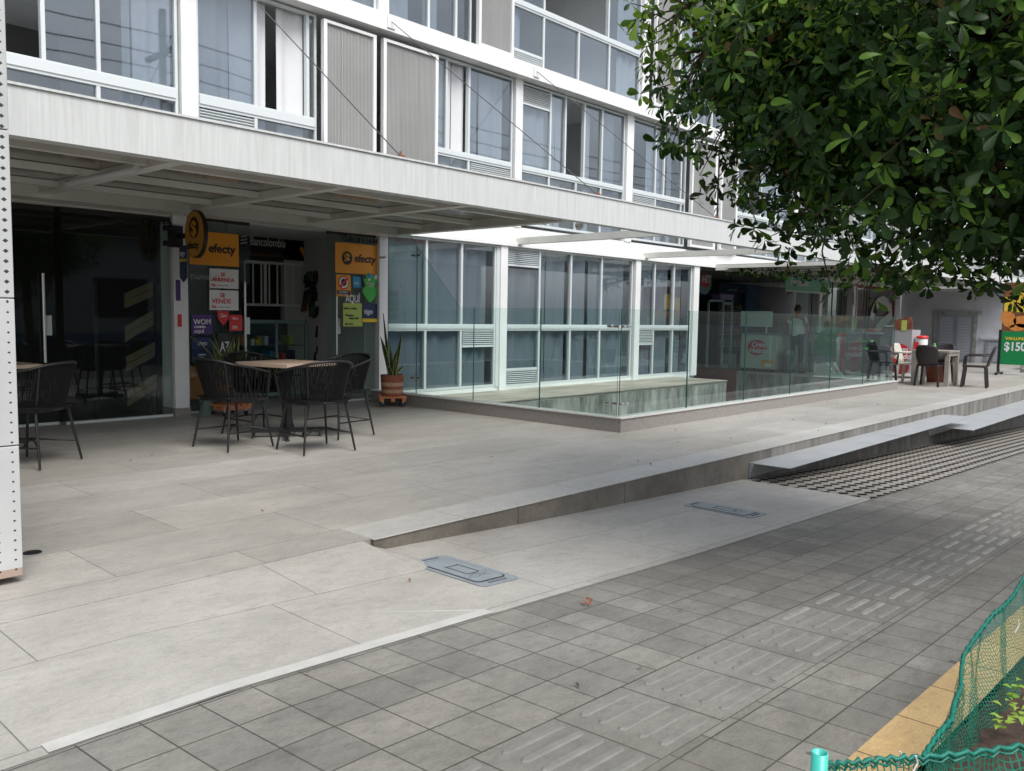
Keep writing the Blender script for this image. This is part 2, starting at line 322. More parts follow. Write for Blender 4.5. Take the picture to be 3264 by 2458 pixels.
# sidewalk
struct(sheet('sidewalk', -10, 70, 1.703, KY, Z, M_walk, 160))
struct(sheet('tactile_paving', -10, 70, 1.303, 1.703, Z, M_tact, 160))
struct(sheet('sidewalk_inner', -10, 70, .91, 1.303, Z, M_walk, 160))
struct(sheet('yellow_paving', -10, 70, .735, .91, Z, M_yel, 160))
b = MB(); b.smooth = True
M_bars = mat('raised_bar_concrete', (.215, .21, .195), .85, var=(.16, .16, .15), vscale=14, bump=.2); M_worn = mat('worn_bar', (.29, .285, .265), .8, var=(.19, .19, .175), vscale=20)
for i in range(-4, 74):
    for k in range(5):
        yc = 1.303+.052+k*.074; xc = 1.739+.386*i+.193-.075*(yc-1.703); z = zg(xc); rr = random.random(); b.k = 1 if (i > 4 and rr < .45) else 0
        hl, hw, h = .148, .0165, .0055; s_ = (zg(xc+.2)-zg(xc-.2))/.4
        pr = [(-hl, 0), (-hl+.012, -hw), (hl-.012, -hw), (hl, 0), (hl-.012, hw), (-hl+.012, hw)]
        lo = [(xc+p[0], yc+p[1], z+p[0]*s_+.0005) for p in pr]; hi = [(xc+p[0]*.94, yc+p[1]*.62, z+p[0]*s_+h) for p in pr]
        b.smooth = False; b.add(lo+hi, [(6, 7, 8, 9, 10, 11)]+[(q, (q+1) % 6, 6+(q+1) % 6, 6+q) for q in range(6)])
struct(b.build('tactile_bars', [M_bars, M_worn]))
struct(sheet('planting_bed', 1.9, 12, -1.6, .735, lambda x, y: zg(x)-.03+.02*noise.noise(Vector((x*4, y*4, 0))), M_soil, 90, 30))
struct(sheet('road', -60, 80, -9, -1.6, lambda x, y: zg(x)-.14, M_asph, 60))
struct(sheet('sidewalk_near', -10, 1.9, -1.6, .735, Z, M_walk, 30))
# sunken patio
b = MB()
b.box(7.85, 19.6, 5.4, 12.2, -1.5, -1.45); b.box(7.80, 16.3, 8.7, 8.72, -1.45, -.046); b.box(16.28, 16.3, 8.7, 12.2, -1.45, -.046)
b.box(7.8, 7.85, 5.5, 8.7, -1.45, -.046); b.box(7.85, 16.95, 5.5, 5.52, -1.45, -.046); b.box(16.95, 16.97, 5.5, 7.1, -1.45, -.046); b.box(16.95, 19.6, 7.08, 7.1, -1.45, -.046); b.box(19.6, 19.62, 7.1, 10.2, -1.45, -.046)
struct(b.build('sunken_patio', M_conc))
struct(MB().box(19.60, 19.66, 10.2, 12.2, -1.45, .02).build('patio_end_wall', mat('brown_cladding', (.16, .07, .05), .6)))
struct(MB().box(7.85, 16.3, 8.68, 10.04, -.01, .006).build('patio_ledge', mat('beige_ledge', (.50, .45, .39), .85, var=(.25, .23, .19), vscale=1.6, bump=.5, stretch=(.5, 1.6, 1))))
# kerb carrying the railing
b = MB(); b.box(7.80, 7.92, 5.46, 9.98, 0, .155); b.box(7.92, 17.03, 5.46, 5.60, 0, .155); b.box(16.9, 17.03, 5.60, 7.1, 0, .155)
k1 = b.build('kerb_wall', M_granite); tag(k1, 'low granite kerb wall around the sunken patio, carrying the glass railing', 'kerb')
b = MB(); b.box(7.785, 7.93, 5.445, 9.97, .156, .172); b.box(7.93, 17.045, 5.445, 5.61, .156, .172); b.box(16.89, 17.045, 5.61, 7.1, .156, .172); b.build('coping', M_granitelt, k1)

# ================================================================== GLASS RAILING
rl = thing('glass_railing', 'frameless greenish glass railing round the sunken patio, sloping up to the facade', 'railing', (7.85, 5.53, .17))
def pane_box(x0, x1, y0, y1, z0, z1, parent, name='glass_panel'):
    o = MB().box(x0, x1, y0, y1, z0, z1).build(name, [M_rail, M_railedge], parent)
    thinx = (x1-x0) < (y1-y0)
    for p in o.data.polygons:
        n_ = p.normal
        if abs(n_.z) > .5: p.material_index = 0
        elif (abs(n_.x) < .5) == thinx: p.material_index = 1
    return o
jx = [7.85, 9.32, 10.85, 12.34, 13.87, 15.37, 16.93]
for a, c in zip(jx[:-1], jx[1:]): pane_box(a+.008, c-.004, 5.525, 5.537, .172, 1.40, rl)
jy = [5.55, 6.72, 7.88]
for a, c in zip(jy[:-1], jy[1:]): pane_box(7.844, 7.856, a+.004, c-.006, .172, 1.40, rl)
def poly_pane(pts, d, parent, thin):
    o = MB().prism(pts, d).build('glass_panel', [M_rail, M_railedge], parent)
    for p in o.data.polygons:
        if abs(p.normal[thin]) < .5: p.material_index = 1
    return o
poly_pane([(7.85, 7.885, .172), (7.85, 9.02, .172), (7.85, 9.02, 2.24), (7.85, 8.15, 1.40), (7.85, 7.885, 1.40)], (.01, 0, 0), rl, 0)
poly_pane([(7.85, 9.03, .172), (7.85, 9.66, .172), (7.85, 9.66, 2.43), (7.85, 9.2, 2.43), (7.85, 9.03, 2.26)], (.01, 0, 0), rl, 0)
pane_box(16.925, 16.935, 5.55, 7.1, .172, 1.40, rl); pane_box(16.94, 19.6, 7.095, 7.105, .02, 1.40, rl)
for a, c in ((7.1, 8.2), (8.2, 9.2)): pane_box(19.605, 19.615, a+.005, c-.005, .02, 1.42, rl)
poly_pane([(19.61, 9.2, .02), (19.61, 10.4, .02), (19.61, 10.4, 2.37), (19.61, 9.25, 1.45), (19.61, 9.2, 1.42)], (.01, 0, 0), rl, 0)
poly_pane([(19.61, 10.41, .02), (19.61, 11.4, .02), (19.61, 11.4, 2.38), (19.61, 10.41, 2.38)], (.01, 0, 0), rl, 0)
pts = []
for z in (.32, 1.20): pts += [((7.83, 5.62, z), (0, .075, 0)), ((7.93, 5.51, z), (.075, 0, 0))]
for z in (.40, 2.12): pts.append(((7.84, 9.02, z), (0, .09, 0)))
pts += [((7.86, 9.78, 2.12), (0, .06, 0)), ((16.9, 5.62, 1.22), (0, .08, 0)), ((16.9, 5.62, .34), (0, .08, 0))]
for z in (.4, 2.05): pts += [((19.58, 10.4, z), (0, .12, 0))]
for c_, d_ in pts:
    c_, d_ = Vector(c_), Vector(d_); MB().tube([c_-d_, c_-d_*.2], .017, 10).tube([c_-d_*.2, c_+d_*.2], .009, 8).tube([c_+d_*.2, c_+d_], .017, 10).build('clamp', M_steel, rl)

# ================================================================== APARTMENT BUILDING
BD = thing('apartment_building', 'long white apartment building with ribbon windows, corrugated shutters and shops below', 'building', (4.8, 10, 0))
b = MB(); XL, XR = -8, 31.0
b.box(XL, XR, 9.93, 14, 2.50, 2.56); b.box(XL, XR, 9.98, 14, 2.56, 2.84); b.box(XL, XR, 9.80, 14, 5.36, 5.60); b.box(XL, XR, 9.80, 14, 8.2, 8.5)
b.box(7.94, 17.2, 10.02, 10.2, -.05, .07)
b.build('floor_slab', M_white, BD)
b = MB(); b.box(XL, XR, 13.8, 13.9, 0, 8.4)
b.build('inner_wall', mat('inner_wall_grey', (.16, .155, .15), .9), BD)
for q in [(30.9, 31.0, 10.0, 13.9, 2.56, 8.5)]+[(x, x+.1, 10.3, 13.8, z0, z1) for x in (4.93, 7.9, 10.9, 14.3, 17.7, 22, 26) for z0, z1 in ((2.84, 5.36), (5.6, 8.2))]+[(x, x+.1, 10.2, 13.8, 0., 2.5) for x in (10.6, 14.7)]: MB().box(*q).build('side_wall', M_white, BD)
for (x0, x1, z0, z1) in [(4.79, 4.97, .1, 2.5), (7.94, 8.10, 0, 2.5), (10.57, 10.74, .0, 2.5), (14.64, 14.82, .0, 2.5), (16.97, 17.2, 0, 2.5), (24.0, 24.2, 0, 2.5), (26.55, 26.75, 0, 2.5),
                         (4.93, 5.13, 2.84, 5.36), (10.88, 11.06, 2.84, 5.36), (14.20, 14.43, 2.84, 5.36), (17.66, 17.86, 2.84, 5.36), (18.7, 18.88, 2.84, 5.36), (22.1, 22.3, 2.84, 5.36), (26.2, 26.4, 2.84, 5.36), (30.6, 31.0, 2.84, 5.36),
                         (7.91, 8.10, 5.6, 8.2), (10.71, 10.77, 5.6, 8.2), (14.67, 14.92, 5.6, 8.2), (18.4, 18.6, 5.6, 8.2), (22.1, 22.3, 5.6, 8.2)]:
    MB().box(x0, x1, 9.965, 10.30, z0, z1).build('column', M_white, BD)
MB().box(4.78, 4.98, 9.955, 10.3, 0, .1).build('column_base', M_granite, BD)
M_curt = mat('white_curtain', (.66, .67, .69), .9); M_curtg = mat('grey_curtain', (.47, .49, .505), .9)
def folds(x0, x1, z0, z1, y, mt, parent, n=None, amp=.02, drift=0.):
    b = MB(); b.smooth = True; n = n or max(6, int((x1-x0)/.035)); ph = random.random()*6
    vs = []
    for i in range(n+1):
        x = x0+(x1-x0)*i/n; dy = amp*math.sin(x*21+ph+1.3*math.sin(x*7))
        sh = (drift*(i/n-.5)); vs += [(x, y+dy, z1), (x+sh, y+dy*1.6, z0)]
    b.add(vs, [(2*i, 2*i+1, 2*i+3, 2*i+2) for i in range(n)]); return b.build('curtain', mt, parent)
def louvre(x0, x1, z0, z1, parent, y=10.02):
    b = MB(); n = max(3, round((z1-z0)/.034))
    b.box(x0, x1, y+.02, y+.03, z0, z1)
    for i in range(n):
        z = z0+(i+.5)*(z1-z0)/n; b.obox(((x0+x1)/2, y, z), ((x1-x0)/2, 0, 0), (0, .014, -.008), (0, .002, .004))
    return b.build('louvre', M_alu, parent)
def window(x0, x1, z0, z1, up, lo, rail, louv=(), opening=(), curt=(), low=None, glassm=None, y=10.03):
    """frame with mullions up/lo of the rail, panes, louvres and curtains; every one a sub-part"""
    b = MB(); t = .022; yb, yf = y+.05, y-.012
    def fr(a, c, e, f, d=0.): b.box(a, c, yf-d, yb, e, f)
    fr(x0, x0+.035, z0, z1); fr(x1-.035, x1, z0, z1); fr(x0+.035, x1-.035, z1-.035, z1); fr(x0+.035, x1-.035, z0, z0+.04)
    if rail: fr(x0+.035, x1-.035, rail[0], rail[1], .008); b.box(x0+.035, x1-.035, yf-.022, yf-.008, rail[0]+.035, rail[1]-.02)
    ra, rb = rail if rail else (z0+.04, z0+.04)
    for m in up: fr(m-t, m+t, rb, z1-.035, .004)
    for m in lo: fr(m-t, m+t, z0+.04, ra, .004)
    for q in louv:
        if len(q) > 4: fr(q[0], q[1], q[4], q[4]+.035, .003)
    W = b.build('window', M_alu, BD)
    p = MB(); ops = list(opening)
    def cells(ms, a, c):
        xs = [x0+.03]+sorted(ms)+[x1-.03]
        for i in range(len(xs)-1):
            mid = (xs[i]+xs[i+1])/2
            if any(o[0] < mid < o[1] and o[2] < (a+c)/2 < o[3] for o in ops): continue
            p.box(xs[i], xs[i+1], y+.012+.012*(i % 2), y+.017+.012*(i % 2), a, c)
    cells(up, rb-.01, z1-.03)
    if rail: cells(lo, z0+.03, ra+.01)
    p.build('pane', glassm or M_win, W)
    for q in louv: louvre(q[0], q[1], q[2], q[3], W, y-.004)
    for q in curt: folds(q[0], q[1], z0+.02, z1-.02 if len(q) < 4 else q[3], y+.10, M_curt if (len(q) < 3 or q[2] == 'w') else M_curtg, W, drift=random.uniform(-.03, .03))
    return W
# ground floor
window(8.11, 10.50, .075, 2.50, [8.92, 9.69], [8.90, 9.68], (1.04, 1.15), louv=[(9.72, 10.45, .80, 1.03, .765)], curt=[(8.1, 9.1, 'g'), (9.05, 10.38, 'g')])
MB().box(10.50, 10.57, 10.0, 10.1, .07, 2.5).build('column', M_alu, BD)
window(10.75, 14.60, .055, 2.50, [11.65, 12.56, 13.53], [11.66, 12.56, 13.50], (1.04, 1.15), louv=[(10.78, 11.62, 2.20, 2.46, 2.165), (10.78, 11.62, .10, .34, .34)], curt=[(10.7, 11.9, 'g'), (11.95, 12.5, 'g'), (12.62, 13.1, 'g'), (13.2, 14.4, 'g')])
window(14.84, 16.95, .055, 2.50, [15.43, 16.20], [15.43, 16.20], (1.04, 1.15), louv=[(14.88, 15.40, .76, 1.02, .73)], curt=[(14.95, 15.5, 'g'), (15.6, 16.1, 'g'), (16.3, 16.7, 'g')])
# first floor
window(1.2, 4.91, 2.95, 5.34, [2.2, 3.42, 3.99], [2.6, 3.98], (3.80, 3.96), opening=[(2.2, 3.42, 3.9, 6)], curt=[(4.3, 4.38, 'g'), (4.42, 4.86)])
window(-3.2, 1.15, 2.95, 5.34, [-2, -.8, .3], [-1.5, .2], (3.80, 3.96), curt=[(-3, -1.2), (-.5, .8, 'g')])
window(5.14, 6.88, 2.95, 5.34, [5.95, 6.74], [5.95], (3.80, 3.96), louv=[(5.18, 5.92, 3.5, 3.78)], opening=[(5.95, 6.74, 3.9, 6)], curt=[(5.16, 5.62, 'g'), (5.63, 6.17), (6.32, 6.72)])
window(9.02, 10.86, 2.95, 5.34, [9.31, 9.81], [9.81], (3.81, 3.93), louv=[(9.86, 10.80, 3.5, 3.79)], opening=[(9.31, 9.81, 3.9, 6)], curt=[(9.0, 9.5), (9.53, 9.8), (9.9, 10.1, 'g'), (10.15, 10.7)])
window(11.07, 14.19, 2.90, 5.34, [11.87, 12.30, 12.87, 13.43], [11.85, 12.64, 13.42], (3.81, 3.93), louv=[(11.1, 11.84, 5.0, 5.28, 4.97)], opening=[(12.3, 12.87, 3.9, 6)], curt=[(11.2, 12.1), (12.12, 12.28), (12.95, 13.2), (13.5, 14.0, 'g')])
window(14.45, 16.55, 2.90, 5.34, [15.33, 15.66, 16.36], [15.35, 16.38], (3.81, 3.93), louv=[(14.5, 15.31, 3.5, 3.79)], curt=[(15.1, 15.8), (15.9, 16.1, 'g')])
window(18.9, 22.08, 2.90, 5.34, [19.5, 20.2, 21.05], [19.8, 20.6, 21.4], (3.81, 3.93), louv=[(18.95, 19.7, 3.5, 3.79)], opening=[(19.5, 20.2, 3.9, 6)], curt=[(20.3, 21.6)])
window(22.32, 24.6, 2.90, 5.34, [23.0, 23.8], [23.0, 23.8], (3.81, 3.93), curt=[(22.5, 23.3), (23.6, 24.2, 'g')])
window(26.42, 28.9, 2.90, 5.34, [27.2, 28.0], [27.2, 28.0], (3.81, 3.93), louv=[(26.5, 27.1, 3.5, 3.79)], curt=[(27, 28.4)])
# second floor
window(4.4, 7.9, 5.64, 8.2, [5.6, 6.8], [], None, curt=[(4.6, 5.6)])
window(8.11, 9.84, 5.63, 8.2, [8.92, 9.50], [], None, curt=[(8.1, 8.6, 'g'), (8.9, 9.2, 'g')], opening=[])
window(10.78, 14.66, 5.62, 8.2, [11.64, 13.55], [11.64, 12.64, 13.60], (6.56, 6.69), louv=[(10.82, 11.61, 5.66, 5.83, 5.83)], opening=[(11.7, 13.5, 6.6, 9)], curt=[(10.8, 11.15), (14.0, 14.6)])
window(16.0, 18.38, 5.62, 8.2, [16.8, 17.6], [16.8, 17.6], (6.56, 6.69), curt=[(16.2, 17.2)])
window(18.62, 22.08, 5.62, 8.2, [19.5, 20.4, 21.2], [19.5, 20.4, 21.2], (6.56, 6.69), curt=[(19, 20)])
window(22.4, 30, 5.62, 8.2, [24, 26, 28], [24, 26, 28], (6.56, 6.69), curt=[(23, 24.5), (26, 27.5)])
M_corr = mat('corrugated_grey', (.38, .385, .38), .55, metal=.1, var=(.33, .335, .33), vscale=1.2)
def shutter(x0, x1, z0, z1, y=9.90):
    f = MB(); fw = .055
    f.box(x0, x0+fw, y-.03, y+.04, z0, z1); f.box(x1-fw, x1, y-.03, y+.04, z0, z1); f.box(x0+fw, x1-fw, y-.03, y+.04, z1-.04, z1); f.box(x0+fw, x1-fw, y-.03, y+.04, z0, z0+.05)
    F = f.build('shutter', M_white, BD); b = MB(); p = .0245; n = int((x1-x0-2*fw)/p); xa = x0+fw; vs = []
    for i in range(n+1):
        x = xa+i*p
        for dx, dy in ((0, 0), (.35*p, 0), (.5*p, .011), (.85*p, .011)): vs += [(min(x+dx, x1-fw), y+dy, z1-.04), (min(x+dx, x1-fw), y+dy, z0+.05)]
    b.add(vs, [(2*i, 2*i+1, 2*i+3, 2*i+2) for i in range(len(vs)//2-1)])
    w3 = (x1-x0-2*fw)/3
    for k in (1, 2): b.box(xa+k*w3-.004, xa+k*w3+.004, y-.004, y+.012, z0+.05, z1-.04)
    b.build('corrugated_panel', M_corr, F); return F
for a in ((6.90, 7.80, 2.9, 5.27), (7.93, 9.0, 2.9, 5.27), (16.58, 17.65, 2.9, 5.27), (17.9, 18.68, 2.9, 5.27), (24.7, 25.4, 2.9, 5.27), (25.42, 26.15, 2.9, 5.27), (29, 30.5, 2.9, 5.27),
          (9.87, 10.70, 5.63, 8.15), (14.99, 15.95, 5.68, 8.15)): shutter(*a)
MB().box(7.80, 7.93, 10.05, 10.1, 2.9, 5.3).build('gap_shade_sheet', mat('dark_gap', (.03, .03, .035), .6), BD)  # near-black sheet standing in for the shade between the two shutters

# ================================================================== CANOPIES
M_roofp = mat('dirty_polycarbonate', (.30, .32, .32), .16, var=(.16, .12, .07), vscale=.8, stretch=(1, 2.4, 1), spec=.8)
M_fasc = mat('fascia_paint', (.66, .68, .68), .45, var=(.54, .555, .55), vscale=9, stretch=(3, 3, .18))
CN = thing('canopy', 'long white steel canopy over the shop terrace with a deep streaked fascia', 'canopy', (8.1, 6.35, 2.44))
b = MB(); b.box(-8, 8.12, 6.30, 6.36, 2.44, 2.765); b.box(8.12, 31.2, 6.30, 6.36, 2.44, 2.775); b.box(-8, 31.2, 6.285, 6.37, 2.768, 2.785); b.box(-8, 31.2, 6.36, 6.44, 2.44, 2.455)
b.build('fascia', M_fasc, CN)
for x0, x1 in ((-8, 8.1), (17.85, 31)):
    for y in (7.10, 8.10, 9.10): MB().box(x0, x1, y-.04, y+.04, 2.500, 2.556).build('joist', M_cream, CN)
    MB().box(x0, x1, 9.60, 9.93, 2.44, 2.56).build('wall_beam', M_cream, CN)
    MB().box(x0, x1, 6.36, 9.93, 2.562, 2.575).build('roof_sheet', M_roofp, CN)
for x in (-4.9, -3.3, -1.7, 0.1, 1.65, 3.25, 4.88, 6.50): MB().box(x-.06, x+.06, 6.36, 9.6, 2.480, 2.559).build('cross_beam', M_cream, CN)
MB().box(7.98, 8.12, 6.36, 9.95, 2.45, 2.62).build('cross_beam', M_cream, CN)
for x in (11.0, 14.95): MB().box(x-.05, x+.05, 6.36, 9.98, 2.54, 2.65).build('cross_beam', M_cream, CN)
for x in (17.82, 19.5, 21.2, 22.9, 24.6, 26.3, 28, 29.7): MB().box(x-.06, x+.06, 6.36, 9.6, 2.480, 2.559).build('cross_beam', M_cream, CN)
b = MB(); b.smooth = True; b.tube([(3.0, 8.3, 2.44), (3.05, 6.95, 2.44)], .028, 10); tl = b.build('tube_lamp', mat('lamp_plastic', (.62, .64, .66), .35)); tag(tl, 'unlit tube lamp fixed under the canopy, left of the round sign', 'lamp')
for x, y in ((8.35, 6.55),):
    b = MB(); b.lathe([(0, .0), (.05, 0), (.055, .05), (.05, .06)], (x, y, 2.40), 14); tag(b.build('spot_lamp', M_cream), 'small round lamp hanging under the fascia where the roof ends', 'lamp')
# stay cables
def stay(xw, xf, zw, zf, lab):
    t = thing('stay_cable', lab, 'cable', (xw, 9.8, zw), group='stay cables holding the canopy')
    MB().tube([(xw, 9.78, zw), (xf, 6.40, zf)], .006, 6).build('cable', mat('grey_cable', (.13, .13, .13), .4, metal=.6), t)
    MB().box(xw-.07, xw+.07, 9.782, 9.797, zw-.09, zw+.06).build('anchor_plate', M_white, t)
    MB().tube([(xf, 6.40, zf-.02), (xf, 6.33, zf-.03)], .018, 8).tube([(xf-.01, 6.36, zf-.05), (xf-.01, 6.36, zf+.02)], .012, 8).build('turnbuckle', mat('rusty_bolt', (.25, .09, .06), .6), t)
stay(5.35, 5.33, 5.48, 2.83, 'stay cable crossing the first corrugated shutter down to the fascia'); stay(8.0, 8.47, 5.49, 2.83, 'stay cable from the angled bracket, crossing the white column to the fascia'); stay(11.2, 11.4, 5.49, 2.83, 'stay cable above the open pergola bay, beside the tree leaves'); stay(17.4, 17.9, 5.49, 2.84, 'stay cable far along the facade, half hidden by the tree')

# ================================================================== PERFORATED PANEL (left edge)
m, n_, l_, p_ = nodes_of('perforated_white')
g = n_.new('ShaderNodeNewGeometry'); s_ = n_.new('ShaderNodeSeparateXYZ'); l_(g.outputs['Position'], s_.inputs[0])
u = math_(n_, l_, 'SUBTRACT', math_(n_, l_, 'FRACT', math_(n_, l_, 'MULTIPLY', math_(n_, l_, 'ADD', s_.outputs[0], -1.262), 1/.0665)), .5)
v = math_(n_, l_, 'SUBTRACT', math_(n_, l_, 'FRACT', math_(n_, l_, 'MULTIPLY', s_.outputs[2], 1/.0465)), .5)
big = math_(n_, l_, 'MULTIPLY_ADD', math_(n_, l_, 'GREATER_THAN', s_.outputs[2], 1.33), .0042, .0058)
d_ = math_(n_, l_, 'ADD', math_(n_, l_, 'MULTIPLY', math_(n_, l_, 'ABSOLUTE', u), .0665*.8), math_(n_, l_, 'MULTIPLY', math_(n_, l_, 'ABSOLUTE', v), .0465))
hit = math_(n_, l_, 'LESS_THAN', d_, big)
tn = n_.new('ShaderNodeTexNoise'); tn.inputs['Scale'].default_value = 3; tn.inputs['Detail'].default_value = 6; l_(g.outputs['Position'], tn.inputs['Vector'])
base = ramp(n_, l_, tn.outputs['Fac'], [(.3, (.44, .455, .455)), (.7, (.52, .535, .535))])
low = math_(n_, l_, 'MULTIPLY', math_(n_, l_, 'LESS_THAN', s_.outputs[2], .075), math_(n_, l_, 'GREATER_THAN', tn.outputs['Fac'], .46))
l_(mixc(n_, l_, hit, mixc(n_, l_, math_(n_, l_, 'MULTIPLY', low, .6), base, (.30, .14, .06)), (.03, .033, .035)), p_.inputs['Base Color']); p_.inputs['Roughness'].default_value = .5
PC = thing('perforated_column', 'tall white perforated metal cladding at the left edge, rust at its foot', 'column cladding', (1.1, 4.36, 0))
for z0, z1 in ((.035, .655), (.66, 1.34), (1.345, 2.10), (2.105, 2.9), (2.905, 4.3)):
    MB().box(.55, 1.325, 4.335, 4.75, z0, z1).build('panel', m, PC, bevel=.004)
MB().box(.6, 1.2, 4.42, 4.7, 0, .035).build('foot', M_dark, PC)
# drain and covers
b = MB(); b.lathe([(0, .002), (.034, .002), (.037, .004), (.044, .004), (.046, .001)], (1.525, 4.835, .001), 24); tag(b.build('floor_drain', mat('drain_metal', (.05, .05, .055), .35, metal=.7)), 'small round dark drain in the terrace beside the perforated column', 'drain')
M_cover = mat('cover_plastic', (.26, .295, .32), .5, var=(.21, .24, .26), vscale=12); M_groove = mat('cover_groove', (.03, .03, .035), .7)
def rrect(x0, x1, y0, y1, r, z, n=5):
    out = []
    for cx_, cy_, a0 in ((x1-r, y1-r, 0), (x0+r, y1-r, PI/2), (x0+r, y0+r, PI), (x1-r, y0+r, 1.5*PI)):
        for k in range(n+1): a = a0+PI/2*k/n; out.append((cx_+r*math.cos(a), cy_+r*math.sin(a), z))
    return out
def cover(x, y, lab):
    t = thing('manhole_cover', lab, 'manhole cover', (x, y, zg(x)), group='plastic valve covers set in the pale paving'); sl_ = -.036
    def put(mb, nm, mt): 
        mb.v = [(vx, vy, vz+zg(vx)) for vx, vy, vz in mb.v]; return mb.build(nm, mt, t)
    put(MB().prism(rrect(x-.142, x+.142, y-.30, y+.30, .04, .003), (0, 0, .003)), 'frame', M_cover)
    put(MB().prism(rrect(x-.118, x+.105, y-.235, y+.235, .035, .0062), (0, 0, .001)), 'gap', M_groove)
    put(MB().prism(rrect(x-.108, x+.096, y-.222, y+.225, .03, .0065), (0, 0, .003)), 'lid', M_cover)
    b = MB()
    for q in (-.3, .25): b.box(x-.05, x+.03, y+q*.3-.004, y+q*.3+.004, .0098, .0108)
    for q in (-.05, .04): b.box(x+q-.003, x+q+.003, y-.08, y+.09, .0098, .0108)
    for k in range(7): b.obox((x-.06+.02*k, y-.262, .0072), (.003, .004*(k % 2), 0), (0, .009, 0), (0, 0, .001)); b.obox((x-.06+.02*k, y+.265, .0072), (.004, 0, 0), (0, .008, 0), (0, 0, .001))
    for k in range(9): a = .7*(k % 2)-.35; b.obox((x-.07+.017*k, y-.15+.03*(k % 3), .0101), (.022*math.cos(a), .022*math.sin(a), 0), (-.0012, .0012, 0), (0, 0, .0004))
    put(b, 'relief', M_groove)
cover(3.11, 3.185, 'grey plastic cover in the paving near the start of the ramp step, the nearer one'); cover(5.96, 3.16, 'grey plastic cover in the paving near the end of the steel bench, the farther one')
# benches
M_bench = mat('galvanised_steel', (.46, .48, .49), .42, metal=.25, var=(.38, .40, .41), vscale=3)
for x0, x1, z, lab in ((7.62, 10.80, -.10, 'nearest steel bench plate cantilevered from the terrace wall'), (10.81, 13.95, -.10, 'steel bench plate between the nearest one and the lower step'), (13.3, 17.2, -.225, 'lower steel bench plate starting under the end of the upper pair'), (17.21, 21.0, -.225, 'farthest steel bench plate at the right edge of the photo')):
    t = thing('bench', lab, 'bench', (x0, TY, z), group='folded steel bench plates along the terrace wall')
    y0 = 3.38 if z > -.2 else 3.20
    MB().box(x0, x1, y0, TY-.012, z-.006, z).build('seat', M_bench, t); MB().box(x0, x1, TY-.012, TY-.006, z-.15, z).build('bracket', M_bench, t)
    if z > -.2: MB().prism([(x0, 3.74, z-.007), (x0, TY-.013, z-.007), (x0, TY-.013, z-.13)], (.006, 0, 0)).build('rib', M_bench, t)
# ================================================================== ROPE CHAIRS AND TABLES
def skin(name, P, E_, mt, parent=None, sub=2, loc=None):
    """one continuous skinned surface; P: name -> (x,y,z,r[,r2]); first point is the root"""
    ks = list(P); me = bpy.data.meshes.new('s'); me.from_pydata([P[k][:3] for k in ks], [(ks.index(a), ks.index(c)) for a, c in E_], [])
    o = bpy.data.objects.new('s', me); C.objects.link(o); m = o.modifiers.new('s', 'SKIN'); m.use_smooth_shade = True; m.branch_smoothing = .4
    for i, k in enumerate(ks): sv = me.skin_vertices[0].data[i]; q = P[k]; sv.radius = (q[3], q[4] if len(q) > 4 else q[3]); sv.use_root = (i == 0)
    if sub: ss = o.modifiers.new('u', 'SUBSURF'); ss.levels = sub; ss.render_levels = sub
    bpy.context.view_layer.update()
    m2 = bpy.data.meshes.new_from_object(o.evaluated_get(bpy.context.evaluated_depsgraph_get())); bpy.data.objects.remove(o)
    m2.name = name; m2.materials.clear(); m2.materials.append(mt)
    for p in m2.polygons: p.use_smooth = True
    r = bpy.data.objects.new(name, m2); C.objects.link(r)
    if parent is not None: r.parent = parent; r.location = -wl(parent) if loc is None else loc
    return r
def arm_ring(t, z, k, back=0.):                             # t from -1 (front left) round the back to 1; chair faces +X
    a = PI*.5+ (t+1)/2*PI
    x = math.cos(a)*.27*k - .0 - back; y = math.sin(a)*.285*k
    if abs(t) > .62: x += (abs(t)-.62)*.55
    return Vector((x, y, z))
